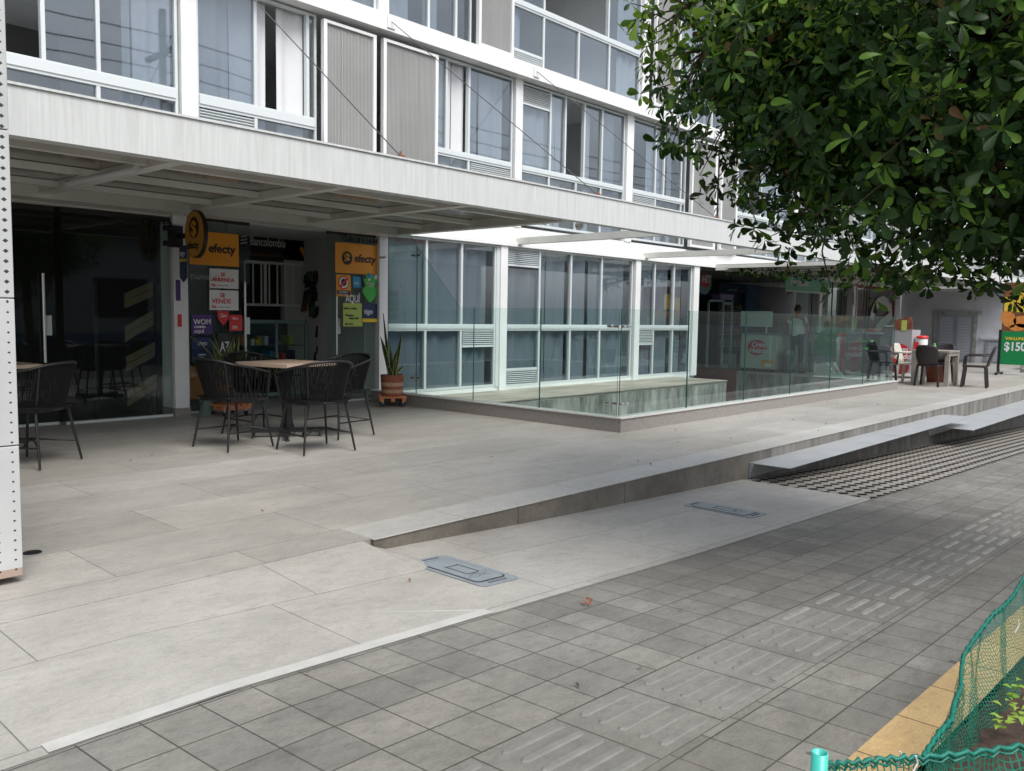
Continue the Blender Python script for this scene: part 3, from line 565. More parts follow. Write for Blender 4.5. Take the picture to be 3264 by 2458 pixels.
def make_chair():
    t = thing('rope_chair', 'x', 'chair'); lz = .46
    for sx, sy in ((1, 1), (1, -1), (-1, 1), (-1, -1)):
        MB().tube([(sx*.185, sy*.205, lz), (sx*.255, sy*.27, 0.01)], [.013, .010], 8).build('leg', M_black, t)
    b = MB(); q = .6; px, py = .185+.07*.62, .205+.065*.62; z = lz*.38
    for sy in (1, -1): b.tube([(-px, sy*py, z), (px, sy*py, z)], .008, 7)
    b.tube([(-px, py, z), (-.05, .05, z+.035), (.05, .05, z+.035), (px, py, z)], .007, 7); b.tube([(-px, -py, z), (-.05, -.05, z+.035), (.05, -.05, z+.035), (px, -py, z)], .007, 7); b.tube([(0, .05, z+.035), (0, -.05, z+.035)], .007, 7)
    b.build('footrest', M_black, t)
    b = MB(); b.prism(rrect(-.235, .225, -.25, .25, .10, lz), (0, 0, .03))
    for i in range(22): y = -.235+i*.0224; b.tube([(-.225, y, lz+.034), (.215, y, lz+.034)], .0075, 5)
    b.build('seat', M_rope, t)
    N = 26; ztop = lambda s_: .86-.13*abs(s_)**2.2
    b = MB(); b.tube([arm_ring(-1+2*i/N, ztop(-1+2*i/N), 1.13, .03) for i in range(N+1)], .0125, 8)
    b.tube([arm_ring(-1+2*i/N, lz+.01, .86) for i in range(N+1)], .011, 8)
    for s_ in (-1, 1): b.tube([arm_ring(s_, ztop(s_), 1.13, .03), arm_ring(s_, lz, .86)], .011, 8)
    for s_ in (-.5, .5): b.tube([arm_ring(s_, ztop(s_), 1.13, .03), arm_ring(s_, lz, .86)], .010, 8)
    b.build('back_frame', M_black, t)
    b = MB(); K = 62
    for i in range(K):
        s_ = -.98+1.96*i/(K-1); top = arm_ring(s_, ztop(s_), 1.13, .03); lo = arm_ring(s_*.985+.012*math.sin(i*2.1), lz+.01, .86)
        mid = (top+lo)/2+Vector((0, 0, 0)); b.tube([top, mid, lo], .0052, 4, cap=False)
    b.build('woven_backrest', M_rope, t)
    return t
ch = make_chair(); G = 'black rope chairs on the shop terrace'
ch.location = (4.10, 7.36, 0); ch.rotation_euler = (0, 0, .12); ch['label'] = 'black rope chair on the left of the wooden table, its back to the perforated column'; ch['group'] = G
dup(ch, (4.57, 6.68, 0), 1.50, 'black rope chair in front of the wooden table, its back to the camera')
dup(ch, (5.30, 7.33, 0), PI+.12, 'black rope chair on the right side of the wooden table, nearest the striped pot')
dup(ch, (4.74, 7.98, 0), -1.45, 'black rope chair behind the wooden table, partly hidden by it')
dup(ch, (2.43, 7.62, 0), 2.2, 'black rope chair alone in the shade beside the perforated column')
M_wood = mat('pale_wood', (.52, .40, .30), .5, var=(.44, .33, .245), vscale=3, stretch=(1, 9, 9))
def make_table():
    t = thing('cafe_table', 'x', 'table')
    MB().box(-.36, .36, -.36, .36, .748, .785).build('tabletop', M_wood, t, bevel=.003)
    MB().box(-.035, .035, -.035, .035, .05, .745).box(-.16, .16, -.16, .16, .738, .747).build('column', M_black, t)
    b = MB(); 
    for a in (PI/4, -PI/4): u = Vector((math.cos(a), math.sin(a), 0)); v = Vector((-math.sin(a), math.cos(a), 0)); b.obox((0, 0, .075), u*.36, v*.03, (0, 0, .022))
    b.build('base', M_black, t)
    for a in range(4):
        c_, s_ = math.cos(PI/4+a*PI/2), math.sin(PI/4+a*PI/2); MB().lathe([(0, 0), (.022, 0), (.022, .012), (.008, .016), (.008, .055)], (c_*.33, s_*.33, 0), 12).build('foot', M_black, t)
    return t
tb = make_table(); tb.location = (4.86, 7.62, 0); tb.rotation_euler = (0, 0, .22); tb['label'] = 'square pale wood table on a black cross base, ringed by four rope chairs'; tb['group'] = 'pale wood tables on the shop terrace'
dup(tb, (2.40, 8.75, 0), .1, 'pale wood table mostly hidden behind the perforated column')
# ================================================================== PLANTS ON DOLLIES, BIN
m_leafS, n_, l_, p_ = nodes_of('snake_leaf')
at = n_.new('ShaderNodeUVMap'); su = n_.new('ShaderNodeSeparateXYZ'); l_(at.outputs[0], su.inputs[0])
e_ = math_(n_, l_, 'ABSOLUTE', math_(n_, l_, 'SUBTRACT', su.outputs[0], .5)); edge = math_(n_, l_, 'GREATER_THAN', e_, .36)
tn = n_.new('ShaderNodeTexNoise'); tn.inputs['Scale'].default_value = 26; g_ = n_.new('ShaderNodeNewGeometry'); mp_ = n_.new('ShaderNodeMapping'); mp_.inputs['Scale'].default_value = (.6, .6, 2.2); l_(g_.outputs['Position'], mp_.inputs[0]); l_(mp_.outputs[0], tn.inputs['Vector'])
l_(mixc(n_, l_, edge, ramp(n_, l_, tn.outputs['Fac'], [(.42, (.018, .055, .022)), (.58, (.06, .12, .05))]), (.36, .36, .10)), p_.inputs['Base Color']); p_.inputs['Roughness'].default_value = .45
def blades(spec, parent, base):
    for (az, tilt, L_, w0, curve) in spec:
        me_v = []; fs = []; uv = []; n = 9; d = Vector((math.cos(az), math.sin(az), 0)); side = Vector((-math.sin(az+.4), math.cos(az+.4), 0)); p = Vector(base)+d*.03
        ang = tilt*.3
        for i in range(n+1):
            t = i/n; wv = w0*(.62+.5*math.sin(min(1, t*1.5)*PI/2))*(1-max(0, (t-.55)/.45)**1.7)+.001
            a = ang+(tilt*.7+curve)*t; 
            me_v += [p-side*wv+d*.004, p+Vector((0, 0, 0)), p+side*wv+d*.004]; p = p+(d*math.sin(a)+Vector((0, 0, math.cos(a))))*(L_/n)
        for i in range(n):
            for k in (0, 1): fs.append((3*i+k, 3*i+k+1, 3*i+k+4, 3*i+k+3)); uv += [(k*.5, i/n), (k*.5+.5, i/n), (k*.5+.5, (i+1)/n), (k*.5, (i+1)/n)]
        me = bpy.data.meshes.new('leaf'); me.from_pydata([tuple(q) for q in me_v], [], fs); me.materials.append(m_leafS); ul = me.uv_layers.new(name='UVMap')
        for q, c_ in zip(ul.data, uv): q.uv = c_
        for q in me.polygons: q.use_smooth = True
        o = bpy.data.objects.new('leaf', me); C.objects.link(o); so_ = o.modifiers.new('t', 'SOLIDIFY'); so_.thickness = .003; o.parent = parent; o.location = -wl(parent)
M_terra = mat('terracotta', (.36, .11, .065), .75, var=(.27, .075, .045), vscale=14, bump=.15); M_tan = mat('tan_glaze', (.55, .36, .25), .75, var=(.45, .28, .19), vscale=14)
M_orw = mat('orange_wood', (.62, .23, .10), .6, var=(.50, .17, .07), vscale=12)
def dolly(x, y, rz, lab):
    t = thing('plant_dolly', lab, 'dolly', (0, 0, 0), group='slatted plant dollies on castors')
    b = MB(); 
    for k in (-1, 0, 1): b.box(-.155, .155, k*.12-.022, k*.12+.022, .06, .095)
    b.build('runner', M_orw, t); b = MB()
    for k in range(5): b.box(-.15+k*.067, -.15+k*.067+.04, -.15, .15, .096, .114)
    b.build('slats', M_orw, t)
    for sx in (-.12, .12):
        for sy in (-.11, .11): MB().tube([(sx-.009, sy, .023), (sx+.009, sy, .023)], .023, 12).build('castor', M_black, t); MB().tube([(sx, sy, .04), (sx, sy, .062)], .012, 8).build('castor_stem', M_steel, t)
    t.location = (x, y, 0); t.rotation_euler = (0, 0, rz); t.scale = (1.28,)*3
dolly(7.62, 9.27, .95, 'orange slatted dolly on castors under the striped terracotta pot'); dolly(5.36, 9.72, .1, 'orange slatted dolly on castors behind the rope chairs, by the money shop')
def pot(x, y, lab, striped):
    t = thing('potted_plant', lab, 'plant', (x, y, .116), group='snake plants in clay pots on dollies')
    if striped:
        b = MB(); n = 28; zs = [0, .035, .075, .115, .16, .20, .235]; cols = [0, 1, 0, 1, 0, 0]
        for i in range(6):
            b.k = cols[i]; r0 = .115+.012*zs[i]/.235; r1 = .115+.012*zs[i+1]/.235; b.lathe([(r0, zs[i]), ((r0+r1)/2+.002, (zs[i]+zs[i+1])/2), (r1, zs[i+1])], (x, y, .116), n)
        b.k = 0; b.lathe([(.127, .235), (.127, .245), (.113, .245), (.108, .20), (0, .20)], (x, y, .116), n); b.build('pot', [M_terra, M_tan], t)
        spec = [(2.5, .22, .78, .027, -.1), (3.0, .34, .52, .027, .05), (3.7, .55, .20, .022, .5), (1.2, .12, .42, .028, .1), (0.2, .16, .36, .030, .15), (-.4, .34, .56, .026, -.15), (-.9, .12, .38, .026, 0), (4.6, .2, .30, .026, .2), (-.2, .75, .20, .018, .4), (2.0, .08, .33, .026, 0), (5.5, .18, .28, .025, .1)]
    else:
        MB().lathe([(0, 0), (.10, 0), (.125, .21), (.132, .21), (.132, .235), (.118, .235), (.112, .19), (0, .19)], (x, y, .116), 24).build('pot', mat('orange_clay', (.55, .19, .07), .7), t)
        spec = [(2.6, .75, .62, .034, .25), (3.2, .45, .50, .034, .1), (2.2, .35, .55, .036, 0), (.5, .2, .50, .036, 0), (-.3, .3, .52, .036, -.1), (4.4, .25, .45, .032, .1), (1.4, .1, .40, .034, 0), (-.9, .45, .42, .032, .2), (5.6, .08, .46, .034, 0), (3.9, .6, .40, .028, .3)]
    MB().lathe([(0, .202), (.108, .200)], (x, y, .116), 20).build('soil', M_soil, t)
    blades(spec, t, (x, y, .116+.19)); t.location.z = .114*1.28+.002; t.scale = (1.28, 1.28, 1.2)
pot(7.62, 9.27, 'snake plant in a brown and tan striped pot in front of the white column', True); pot(5.36, 9.72, 'snake plant with broad dark leaves in a plain orange pot behind the rope chairs', False)
b = MB(); b.lathe([(0, 0), (.075, 0), (.10, .20), (.106, .20), (.106, .215), (.098, .215), (.072, .01), (0, .01)], (5.17, 9.90, 0), 20); tag(b.build('waste_bin', mat('mint_plastic', (.30, .46, .40), .5)), 'small mint green lattice waste bin beside the white shop column', 'bin')

# ================================================================== SHOPS UNDER THE CANOPY
SH = thing('shop_interior', 'dim interior of the money transfer shop with pale walls', 'shop interior', (6.4, 12, 0))
M_pale = mat('pale_interior_paint', (.58, .58, .57), .8)
b = MB(); b.box(4.98, 5.0, 10.3, 13, 0, 2.5); b.box(7.92, 7.94, 10.3, 13, 0, 2.5); b.box(5.0, 5.35, 12.2, 12.3, 0, 2.5); b.box(7.55, 7.92, 11.9, 12.0, 0, 2.5); b.box(5.0, 7.92, 13.1, 13.2, 0, 2.5); b.box(5.0, 7.92, 10.3, 13.2, 2.46, 2.49); b.build('wall', M_pale, SH)
MB().box(5.0, 7.92, 10.0, 13.2, .0, .004).build('floor', mat('shop_floor', (.25, .24, .22), .4), SH)
x0, x1, z0, z1 = rect(cs, 520, 207, 957, 370, 11.9)
bk = thing('bank_sign', 'wide black bank signboard with white name over the barred counter', 'sign', (x0, 11.9, z0)); MB().box(x0, x1, 11.9, 11.93, z0, z1).build('board', M_ink, bk)
MB().box(x0-.03, x1+.03, 11.935, 11.96, z0-.05, z1+.04).build('surround', mat('dark_surround', (.05, .04, .03), .6), bk)
q = rect(cs, 588, 255, 815, 300, 11.89)
lettering('Bancolombia', .19, (q[0], 11.89, q[2]+.03), M_paper, bk, bold=.002, maxw=q[1]-q[0]); lettering('Corresponsal Bancario', .075, (q[0], 11.89, q[2]-.13), mat('gold_text', (.30, .17, .06), .6), bk)
for k in range(3): MB().obox((q[0]-.10, 11.89, q[2]+.05+.05*k), (.055, 0, .012), (0, .003, 0), (0, 0, .012)).build('emblem', M_paper, bk)
b = MB(); disc(b, (x1-.06, 11.895, z0+.10), .05, .16, (.8, 0, .6), (-.6, 0, .8), (0, -.004, 0)); b.build('graphic', M_orange, bk)
x0, x1, z0, z1 = rect(cs, 555, 392, 955, 660, 11.9)
sg = thing('security_grille', 'white barred window over the shop counter, under the black bank sign', 'grille', (x0, 11.9, z0)); b = MB()
for k in range(9): xx = x0+(x1-x0)*k/8; b.box(xx-.012, xx+.012, 11.89, 11.905, z0, z1)
b.box(x0, x1, 11.88, 11.89, z1-.03, z1+.01); b.box(x0, x1, 11.88, 11.89, z0-.02, z0+.02); b.box(x0+.32, x0+.37, 11.875, 11.88, z0, z1); b.build('bars', M_white, sg)
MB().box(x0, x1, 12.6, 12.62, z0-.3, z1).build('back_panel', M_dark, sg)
x0, x1, z0, z1 = rect(cs, 555, 755, 950, 1000, 11.3)
gc = thing('glass_counter', 'glass display counter with small goods inside the money shop', 'counter', (x0, 11.3, 0))
b = MB(); b.box(x0, x1, 11.3, 11.33, .02, .1); b.box(x0, x1, 11.3, 11.9, z1-.05, z1); b.box(x0, x0+.03, 11.3, 11.33, .1, z1); b.box(x1-.03, x1, 11.3, 11.33, .1, z1); b.box((x0+x1)/2-.02, (x0+x1)/2+.02, 11.3, 11.33, .1, z1); b.build('frame', mat('teal_alu', (.20, .30, .30), .5), gc)
b = MB(); b.box(x0, x1, 11.85, 11.9, 0, z1-.05)
for z in (.3, .55, .78): b.box(x0+.03, x1-.03, 11.36, 11.85, z, z+.012)
b.build('shelf', mat('counter_back', (.08, .09, .09), .6), gc)
cols = [M_red, M_yellow, M_green, M_cyan, M_paper, M_orange, M_purple, M_lime, M_tan]
b = MB()
for z in (.312, .562, .792):
    x = x0+.06
    while x < x1-.1: b.k = random.randrange(9); w_ = random.uniform(.04, .09); b.box(x, x+w_, 11.45+random.random()*.2, 11.75, z, z+random.uniform(.05, .16)); x += w_+random.uniform(.01, .08)
b.build('goods', cols, gc); MB().box(x0, x1, 11.302, 11.308, .1, z1-.05).build('glass', M_shopglass, gc)
hg = thing('hanging_bags', 'strings of dark and coloured snack bags hanging beside the grille', 'snack display', at_y(*cs(1010, 480), 11.5)); b = MB()
for (u0, u1, v0, v1, nn) in ((945, 1065, 470, 720, 26), (1030, 1085, 720, 1000, 22), (1135, 1290, 880, 1100, 16)):
    q = rect(cs, u0, v0, u1, v1, 11.5)
    for k in range(nn): b.k = random.choice([2, 0, 7, 3, 5, 6, 6, 6]); xx = random.uniform(q[0], q[1]); zz = random.uniform(q[2], q[3]); b.obox((xx, 11.5+random.random()*.1, zz), (.05, .01, .01), (0, .02, 0), (.01, 0, .07))
b.build('bags', [mat('bag_'+str(i_), tuple(v_*.25 for v_ in c_), .4) for i_, c_ in enumerate(((.6, .03, .03), (.8, .5, .03), (.3, .1, .2), (.1, .1, .3), (.5, .5, .5), (.5, .15, .03), (.07, .05, .1), (.2, .3, .1), (.5, .3, .2)))], hg)
# glass fronts
M_handle = mat('brushed_bar', (.62, .62, .60), .3, metal=.8)
def gpane(x0, x1, z0, z1, y, lab, handle=None, name='glass_door'):
    t = thing(name, lab, 'glass panel' if name != 'glass_door' else 'glass door', (x0, y, z0)); MB().box(x0, x1, y, y+.01, z0, z1).build('glass', M_shopglass, t)
    MB().box(x0, x1, y-.012, y+.022, z0-.03, z0-.001).build('bottom_rail', M_alu, t); MB().box(x0, x1, y-.012, y+.022, z1+.001, z1+.05).build('top_rail', M_dark, t)
    if handle: MB().tube([(handle, y-.05, .70), (handle, y-.05, 1.68)], .016, 10).tube([(handle, y-.05, .85), (handle, y, .85)], .008, 6).tube([(handle, y-.05, 1.5), (handle, y, 1.5)], .008, 6).build('handle', M_handle, t); MB().box(handle+.03, handle+.09, y-.012, y-.004, 1.0, 1.22).build('lock', M_alu, t)
    return t
gpane(4.98, 5.55, .04, 2.42, 10.05, 'fixed glass pane under the orange board, covered in stickers', name='shopfront_glazing'); gpane(5.56, 5.90, .04, 2.42, 10.12, 'sliding glass door leaf beside the shop opening, left, with long bar handle', 5.80)
gpane(7.40, 7.93, .04, 2.42, 10.05, 'fixed glass pane under the right orange board, covered in stickers', name='shopfront_glazing'); gpane(7.12, 7.46, .04, 2.42, 10.12, 'sliding glass door leaf on the right of the shop opening, with long bar handle', 7.25)
gpane(3.55, 4.78, .03, 2.36, 10.02, 'large dark glass pane at the right of the unlit shop', name='shopfront_glazing'); gpane(2.7, 3.5, .03, 2.36, 10.10, 'dark glass door of the unlit shop with long twin handles', 3.36)
MB().box(-8, 4.78, 10.0, 10.1, 2.42, 2.5).build('lintel', M_cream, BD)
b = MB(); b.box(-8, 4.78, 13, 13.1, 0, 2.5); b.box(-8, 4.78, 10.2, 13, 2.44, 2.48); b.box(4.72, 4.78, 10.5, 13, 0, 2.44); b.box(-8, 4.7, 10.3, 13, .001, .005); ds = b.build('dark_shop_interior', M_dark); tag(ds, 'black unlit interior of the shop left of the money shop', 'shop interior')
rk = thing('slatted_rack', 'wooden rack of slanted pale planks behind the dark glass', 'rack', at_y(*cl4(930, 1400), 10.25)); b = MB()
for (u0, v0, u1, v1) in ((828, 700, 1015, 640), (832, 920, 1020, 830), (840, 1120, 1030, 1040), (848, 1350, 1040, 1250)):
    for dv in (0, 52): a = at_y(*cl4(u0, v0+dv), 10.25); c_ = at_y(*cl4(u1, v1-20+dv), 10.25); b.prism([a, c_, c_-Vector((0, 0, .085)), a-Vector((0, 0, .085))], (0, .03, 0))
b.build('plank', mat('yellow_plank', (.16, .12, .065), .6), rk); a = at_y(*cl4(1035, 640), 10.30); MB().box(a.x, a.x+.05, 10.30, 10.35, 0, a.z).box(a.x-.75, a.x-.7, 10.30, 10.35, 0, a.z).build('upright', M_black, rk)
nc = thing('house_number', 'black painted address on the dark glass, left shop', 'lettering', at_y(*cl4(825, 215), 10.0)); a = at_y(*cl4(828, 222), 10.0); lettering('Calle 10 # 14-48', .105, a, M_ink, nc, bold=.002, maxw=.6)
a = at_y(*cs(1176, 254), 10.0); nc = thing('house_number', 'black painted address on the glass above the right orange board', 'lettering', a); lettering('Calle 10 # 14-44', .105, a, mat('matt_ink', (.01, .01, .01), .9), nc, bold=.002, maxw=.62)
# ---- stickers, boards
def board(nm, f, u0, v0, u1, v1, Y, mt, lab, cat='sign', texts=(), th=.006, round_=0):
    x0, x1, z0, z1 = rect(f, u0, v0, u1, v1, Y); t = thing(nm, lab, cat, (x0, Y, z0)); W, H = x1-x0, z1-z0
    MB().prism(rr2(x0, x1, z0, z1, Y, round_), (0, th, 0)).build('panel', mt, t)
    for (s_, fx, fz, size, mm) in texts: lettering(s_, size*H*.9, (x0+fx*W, Y-.002, z0+fz*H), mm, t, bold=.0015*H/.3, maxw=W*min(1-2*fx if fx < .2 else .5, .95-fx))
    return t, (x0, x1, z0, z1)
def rr2(x0, x1, z0, z1, Y, r):
    if not r: return [(x0, Y, z0), (x1, Y, z0), (x1, Y, z1), (x0, Y, z1)]
    return [(p[0], Y, p[1]) for p in rrect(x0, x1, z0, z1, r, 0, 3)]
def coin(t, x, z, r, Y, face='-Y'):
    U = Vector((1, 0, 0)) if face == '-Y' else Vector((0, -1, 0)); D = Vector((0, -.003, 0)) if face == '-Y' else Vector((-.003, 0, 0))
    c_ = Vector((x, Y, z)) if face == '-Y' else Vector((x, Y, z)); b = MB(); disc(b, c_, r, r*1.05, U, (0, 0, 1), D); disc(b, c_+D*1.2+U*r*.05, r*.93, r*.97, U, (0, 0, 1), D*.2)
    b.build('emblem', M_ink, t); lettering('$', r*1.95, c_+D*2-U*r*.58-Vector((0, 0, r*.68)), M_orange, t, face=face, bold=.006, sx=1.05)
def efecty(u0, v0, u1, v1, lab, Y, tx):
    t, (x0, x1, z0, z1) = board('orange_board', cs, u0, v0, u1, v1, Y, M_orange, lab); H = z1-z0
    coin(t, x0+tx*(x1-x0), (z0+z1)/2, H*.21, Y-.002); lettering('efecty', H*.36, (x0+tx*(x1-x0)+H*.30, Y-.003, z0+H*.40), M_ink, t, bold=.004, maxw=(1-tx)*(x1-x0)-H*.30-.02)
efecty(205, 200, 518, 410, 'orange money transfer board inside the glass, behind the round hanging sign', 10.03, .19); efecty(1128, 272, 1395, 462, 'orange money transfer board on the right pane, under the address', 10.03, .27)
board('for_rent_notice', cs, 333, 432, 516, 555, 10.02, M_paper, 'white notice with red words SE ARRIENDA on the shop glass', 'notice', [('SE', .38, .62, .30, M_red), ('ARRIENDA', .07, .36, .29, M_red), ('TEL:', .06, .10, .17, M_red), ('------ ------', .28, .12, .16, M_ink)])
board('for_sale_notice', cs, 333, 566, 516, 692, 10.02, M_paper, 'white notice with red words SE VENDE below the rent notice', 'notice', [('SE', .36, .64, .34, M_red), ('VENDE', .09, .34, .36, M_red), ('TEL:', .06, .10, .19, M_red), ('------ ------', .30, .12, .16, M_ink)])
board('phone_sticker', cs, 222, 722, 350, 845, 10.02, M_purple, 'purple sticker with white WOM wording on the left pane', 'sticker', [('WOM', .08, .52, .42, M_paper), ('COMPRA', .1, .33, .17, M_paper), ('AQUÍ', .1, .08, .24, M_paper)])
x0, x1, z0, z1 = rect(cs, 385, 697, 455, 790, 10.02); t = thing('claro_pennant', 'x', 'sticker', (x0, 10.02, z0)); t.name = 'pennant_sticker'; t['label'] = 'red pointed pennant sticker beside the purple sticker'; MB().prism([(x0, 10.02, z0+.09), ((x0+x1)/2, 10.02, z0), (x1, 10.02, z0+.09), (x1, 10.02, z1), (x0, 10.02, z1)], (0, .006, 0)).build('panel', M_red, t); lettering('Claro', .07, (x0+.03, 10.017, z1-.08), M_paper, t, maxw=x1-x0-.06)
board('sim_sticker', cs, 458, 722, 540, 822, 10.02, M_red, 'red sticker with white SIM under the red pennant', 'sticker', [('Claro', .22, .72, .2, M_paper), ('SIM', .22, .14, .28, M_paper)])
board('phone_card_sign', cs, 222, 865, 345, 935, 10.02, M_navy, 'navy sticker reading tigo behind the plant leaves', 'sticker', [('tigo', .28, .3, .68, M_paper)])
board('phone_card_sign', cs, 222, 940, 345, 1010, 10.02, M_navy, 'navy sticker with small white text under a yellow strip behind the plant', 'sticker', [('COMPRA', .3, .45, .22, M_paper), ('AQUÍ', .3, .18, .22, M_paper)])
a = at_y(*cs(205, 500), 10.02); t = thing('window_lettering', 'pale TAMALES lettering on the left pane', 'lettering', a); lettering('TAMALES', .10, a, mat('pale_text', (.35, .38, .36), .6), t, maxw=.42)
board('black_white_poster', cs, 388, 838, 470, 1000, 10.02, M_ink, 'black and white poster half hidden by the snake plant', 'poster', [('AZ', .15, .3, .6, M_paper)])
board('orange_poster', cs, 200, 1040, 318, 1255, 10.40, mat('dull_orange', (.45, .16, .05), .6), 'dull orange poster low behind the left pane', 'poster')
t, q = board('helmet_ban_sign', cs, 1134, 468, 1226, 605, 10.02, M_orange, 'orange sticker with a crossed out helmet in a red ring', 'sign', [], round_=.02); W = q[1]-q[0]; H = q[3]-q[2]
b = MB(); disc(b, ((q[0]+q[1])/2, 10.018, q[2]+H*.64), W*.38, W*.38, (1, 0, 0), (0, 0, 1), (0, -.002, 0)); b.build('ring', M_red, t); b = MB(); disc(b, ((q[0]+q[1])/2, 10.015, q[2]+H*.64), W*.31, W*.31, (1, 0, 0), (0, 0, 1), (0, -.002, 0)); b.build('ring_face', M_paper, t)
b = MB(); disc(b, ((q[0]+q[1])/2, 10.012, q[2]+H*.65), W*.19, W*.21, (1, 0, 0), (0, 0, 1), (0, -.002, 0)); b.build('helmet', M_ink, t); MB().obox(((q[0]+q[1])/2, 10.008, q[2]+H*.64), (W*.25, 0, W*.25), (0, .001, 0), (.012, 0, -.012)).build('bar', M_red, t)
MB().box(q[0]+.015, q[1]-.015, 10.014, 10.017, q[2]+.02, q[2]+H*.28).build('caption', M_ink, t); lettering('PROHIBIDO', H*.10, (q[0]+.04, 10.012, q[2]+H*.17), M_paper, t); lettering('EL USO DE CASCO', H*.085, (q[0]+.02, 10.012, q[2]+H*.07), M_paper, t, sx=.8)
board('sim_sticker', cs, 1240, 482, 1288, 548, 10.02, M_cyan, 'small blue sticker reading SIM between the helmet sign and the green heart', 'sticker', [('SIM', .14, .28, .38, M_paper)])
x0, x1, z0, z1 = rect(cs, 1298, 468, 1398, 645, 10.01); mxx = (x0+x1)/2; w_ = (x1-x0)/2; h_ = z1-z0; t = thing('heart_sticker', 'green guitar-pick shaped phone sticker with small social icons on top', 'sticker', (x0, 10.01, z0))
MB().prism([(mxx+w_*a_, 10.01, z0+h_*c_) for a_, c_ in ((0, 0), (.3, .07), (.75, .25), (.98, .42), (.85, .52), (.55, .57), (.7, .70), (.95, .88), (.8, .97), (0, 1), (-.8, .97), (-.95, .88), (-.7, .70), (-.55, .57), (-.85, .52), (-.98, .42), (-.75, .25), (-.3, .07))], (0, .006, 0)).build('panel', M_green, t)
lettering('M', h_*.13, (mxx-.04, 10.007, z0+h_*.78), M_paper, t, bold=.003); lettering('Compra aquí', h_*.085, (mxx-w_*.55, 10.007, z0+h_*.66), M_paper, t, sx=.8); lettering('tu SIM', h_*.085, (mxx-w_*.3, 10.007, z0+h_*.575), M_paper, t)
for k, mm in ((-.75, M_navy), (0, M_cyan), (.75, M_paper)): b = MB(); disc(b, (mxx+k*w_, 10.006, z0+h_*(.92+.05*(k == 0))), .035, .035, (1, 0, 0), (0, 0, 1), (0, -.002, 0)); b.build('icon', mm, t)
a = at_y(*cs(1192, 640), 10.02); t = thing('window_lettering', 'white AQUÍ lettering above the lime sheet', 'lettering', a); lettering('AQUÍ', .15, a, M_paper, t, bold=.003, maxw=.26)
board('lime_notice', cs, 1178, 648, 1300, 795, 10.02, M_lime, 'lime paper sheet with wire transfer text below AQUÍ', 'notice', [('Envío y recibe', .04, .74, .13, M_ink), ('Western', .1, .44, .14, M_ink), ('Union WU', .3, .31, .14, M_ink), ('BENI  Efecty', .1, .08, .09, M_ink)])
board('tigo_board', cs, 1296, 650, 1392, 768, 10.02, M_navy, 'navy board reading tigo with a yellow foot on the right pane', 'sign', [('tigo', .14, .45, .42, M_paper)])[0].name = 'phone_brand_board'
x0, x1, z0, z1 = rect(cs, 1296, 745, 1392, 768, 10.012); tag(MB().box(x0, x1, 10.006, 10.012, z0, z1).build('yellow_strip', M_yellow), 'yellow strip along the foot of the navy board on the right pane', 'strip')
for u0, v0, u1, v1, mm, lab in ((122, 500, 150, 632, M_purple, 'purple strip on the white shop column'), (134, 718, 158, 797, M_red, 'small red strip on the white shop column')):
    x0, x1, z0, z1 = rect(cs, u0, v0, u1, v1, 9.95); tag(MB().box(x0, x1, 9.952, 9.960, z0, z1).build('advert_strip', mm), lab, 'strip')
# round hanging sign on a bracket, facing -X, and the pennant below it
a = at_x(*cs(238, 210), 4.78); RS = thing('round_sign', 'round orange money transfer sign on a black bracket, seen nearly edge on', 'sign', a)
b = MB(); disc(b, a, .235, .275, (0, 1, 0), (0, 0, 1), (.045, 0, 0), 36); b.build('rim', M_black, RS); b = MB(); disc(b, a+Vector((-.004, 0, 0)), .222, .262, (0, 1, 0), (0, 0, 1), (.003, 0, 0), 36); b.build('face', mat('ochre_face', (.55, .27, .04), .45), RS)
coin(RS, a.x-.006, a.z+.06, .12, a.y, '-X') if False else None
b = MB(); disc(b, a+Vector((-.005, 0, .07)), .115, .125, (0, 1, 0), (0, 0, 1), (-.002, 0, 0), 28); b.build('emblem', M_ink, RS); lettering('$', .24, a+Vector((-.009, .07, -.015)), M_orange, RS, face='-X', bold=.004); lettering('efecty', .115, a+Vector((-.006, .175, -.165)), M_ink, RS, face='-X', bold=.003)
MB().box(4.82, 4.85, a.y+.2, 9.96, a.z-.03, a.z+.03).box(4.72, 4.90, 9.93, 9.955, a.z-.13, a.z+.13).box(4.66, 4.72, 9.90, 9.95, a.z+.06, a.z+.12).box(4.66, 4.72, 9.90, 9.95, a.z-.12, a.z-.06).build('bracket', M_black, RS)
a = at_x(*cs(165, 400), 4.86); PS = thing('pennant_board', 'dark blue pointed pennant board hanging below the round sign', 'sign', a); zt = a.z+.22
MB().prism([(4.86, a.y+.09, a.z-.16), (4.86, a.y, a.z-.22), (4.86, a.y-.09, a.z-.16), (4.86, a.y-.09, zt), (4.86, a.y+.09, zt)], (.01, 0, 0)).build('panel', M_navy, PS); lettering('tigo', .09, (4.856, a.y+.07, zt-.12), M_paper, PS, face='-X'); MB().box(4.855, 4.859, a.y-.09, a.y+.09, a.z+.03, a.z+.06).build('stripe', M_yellow, PS)

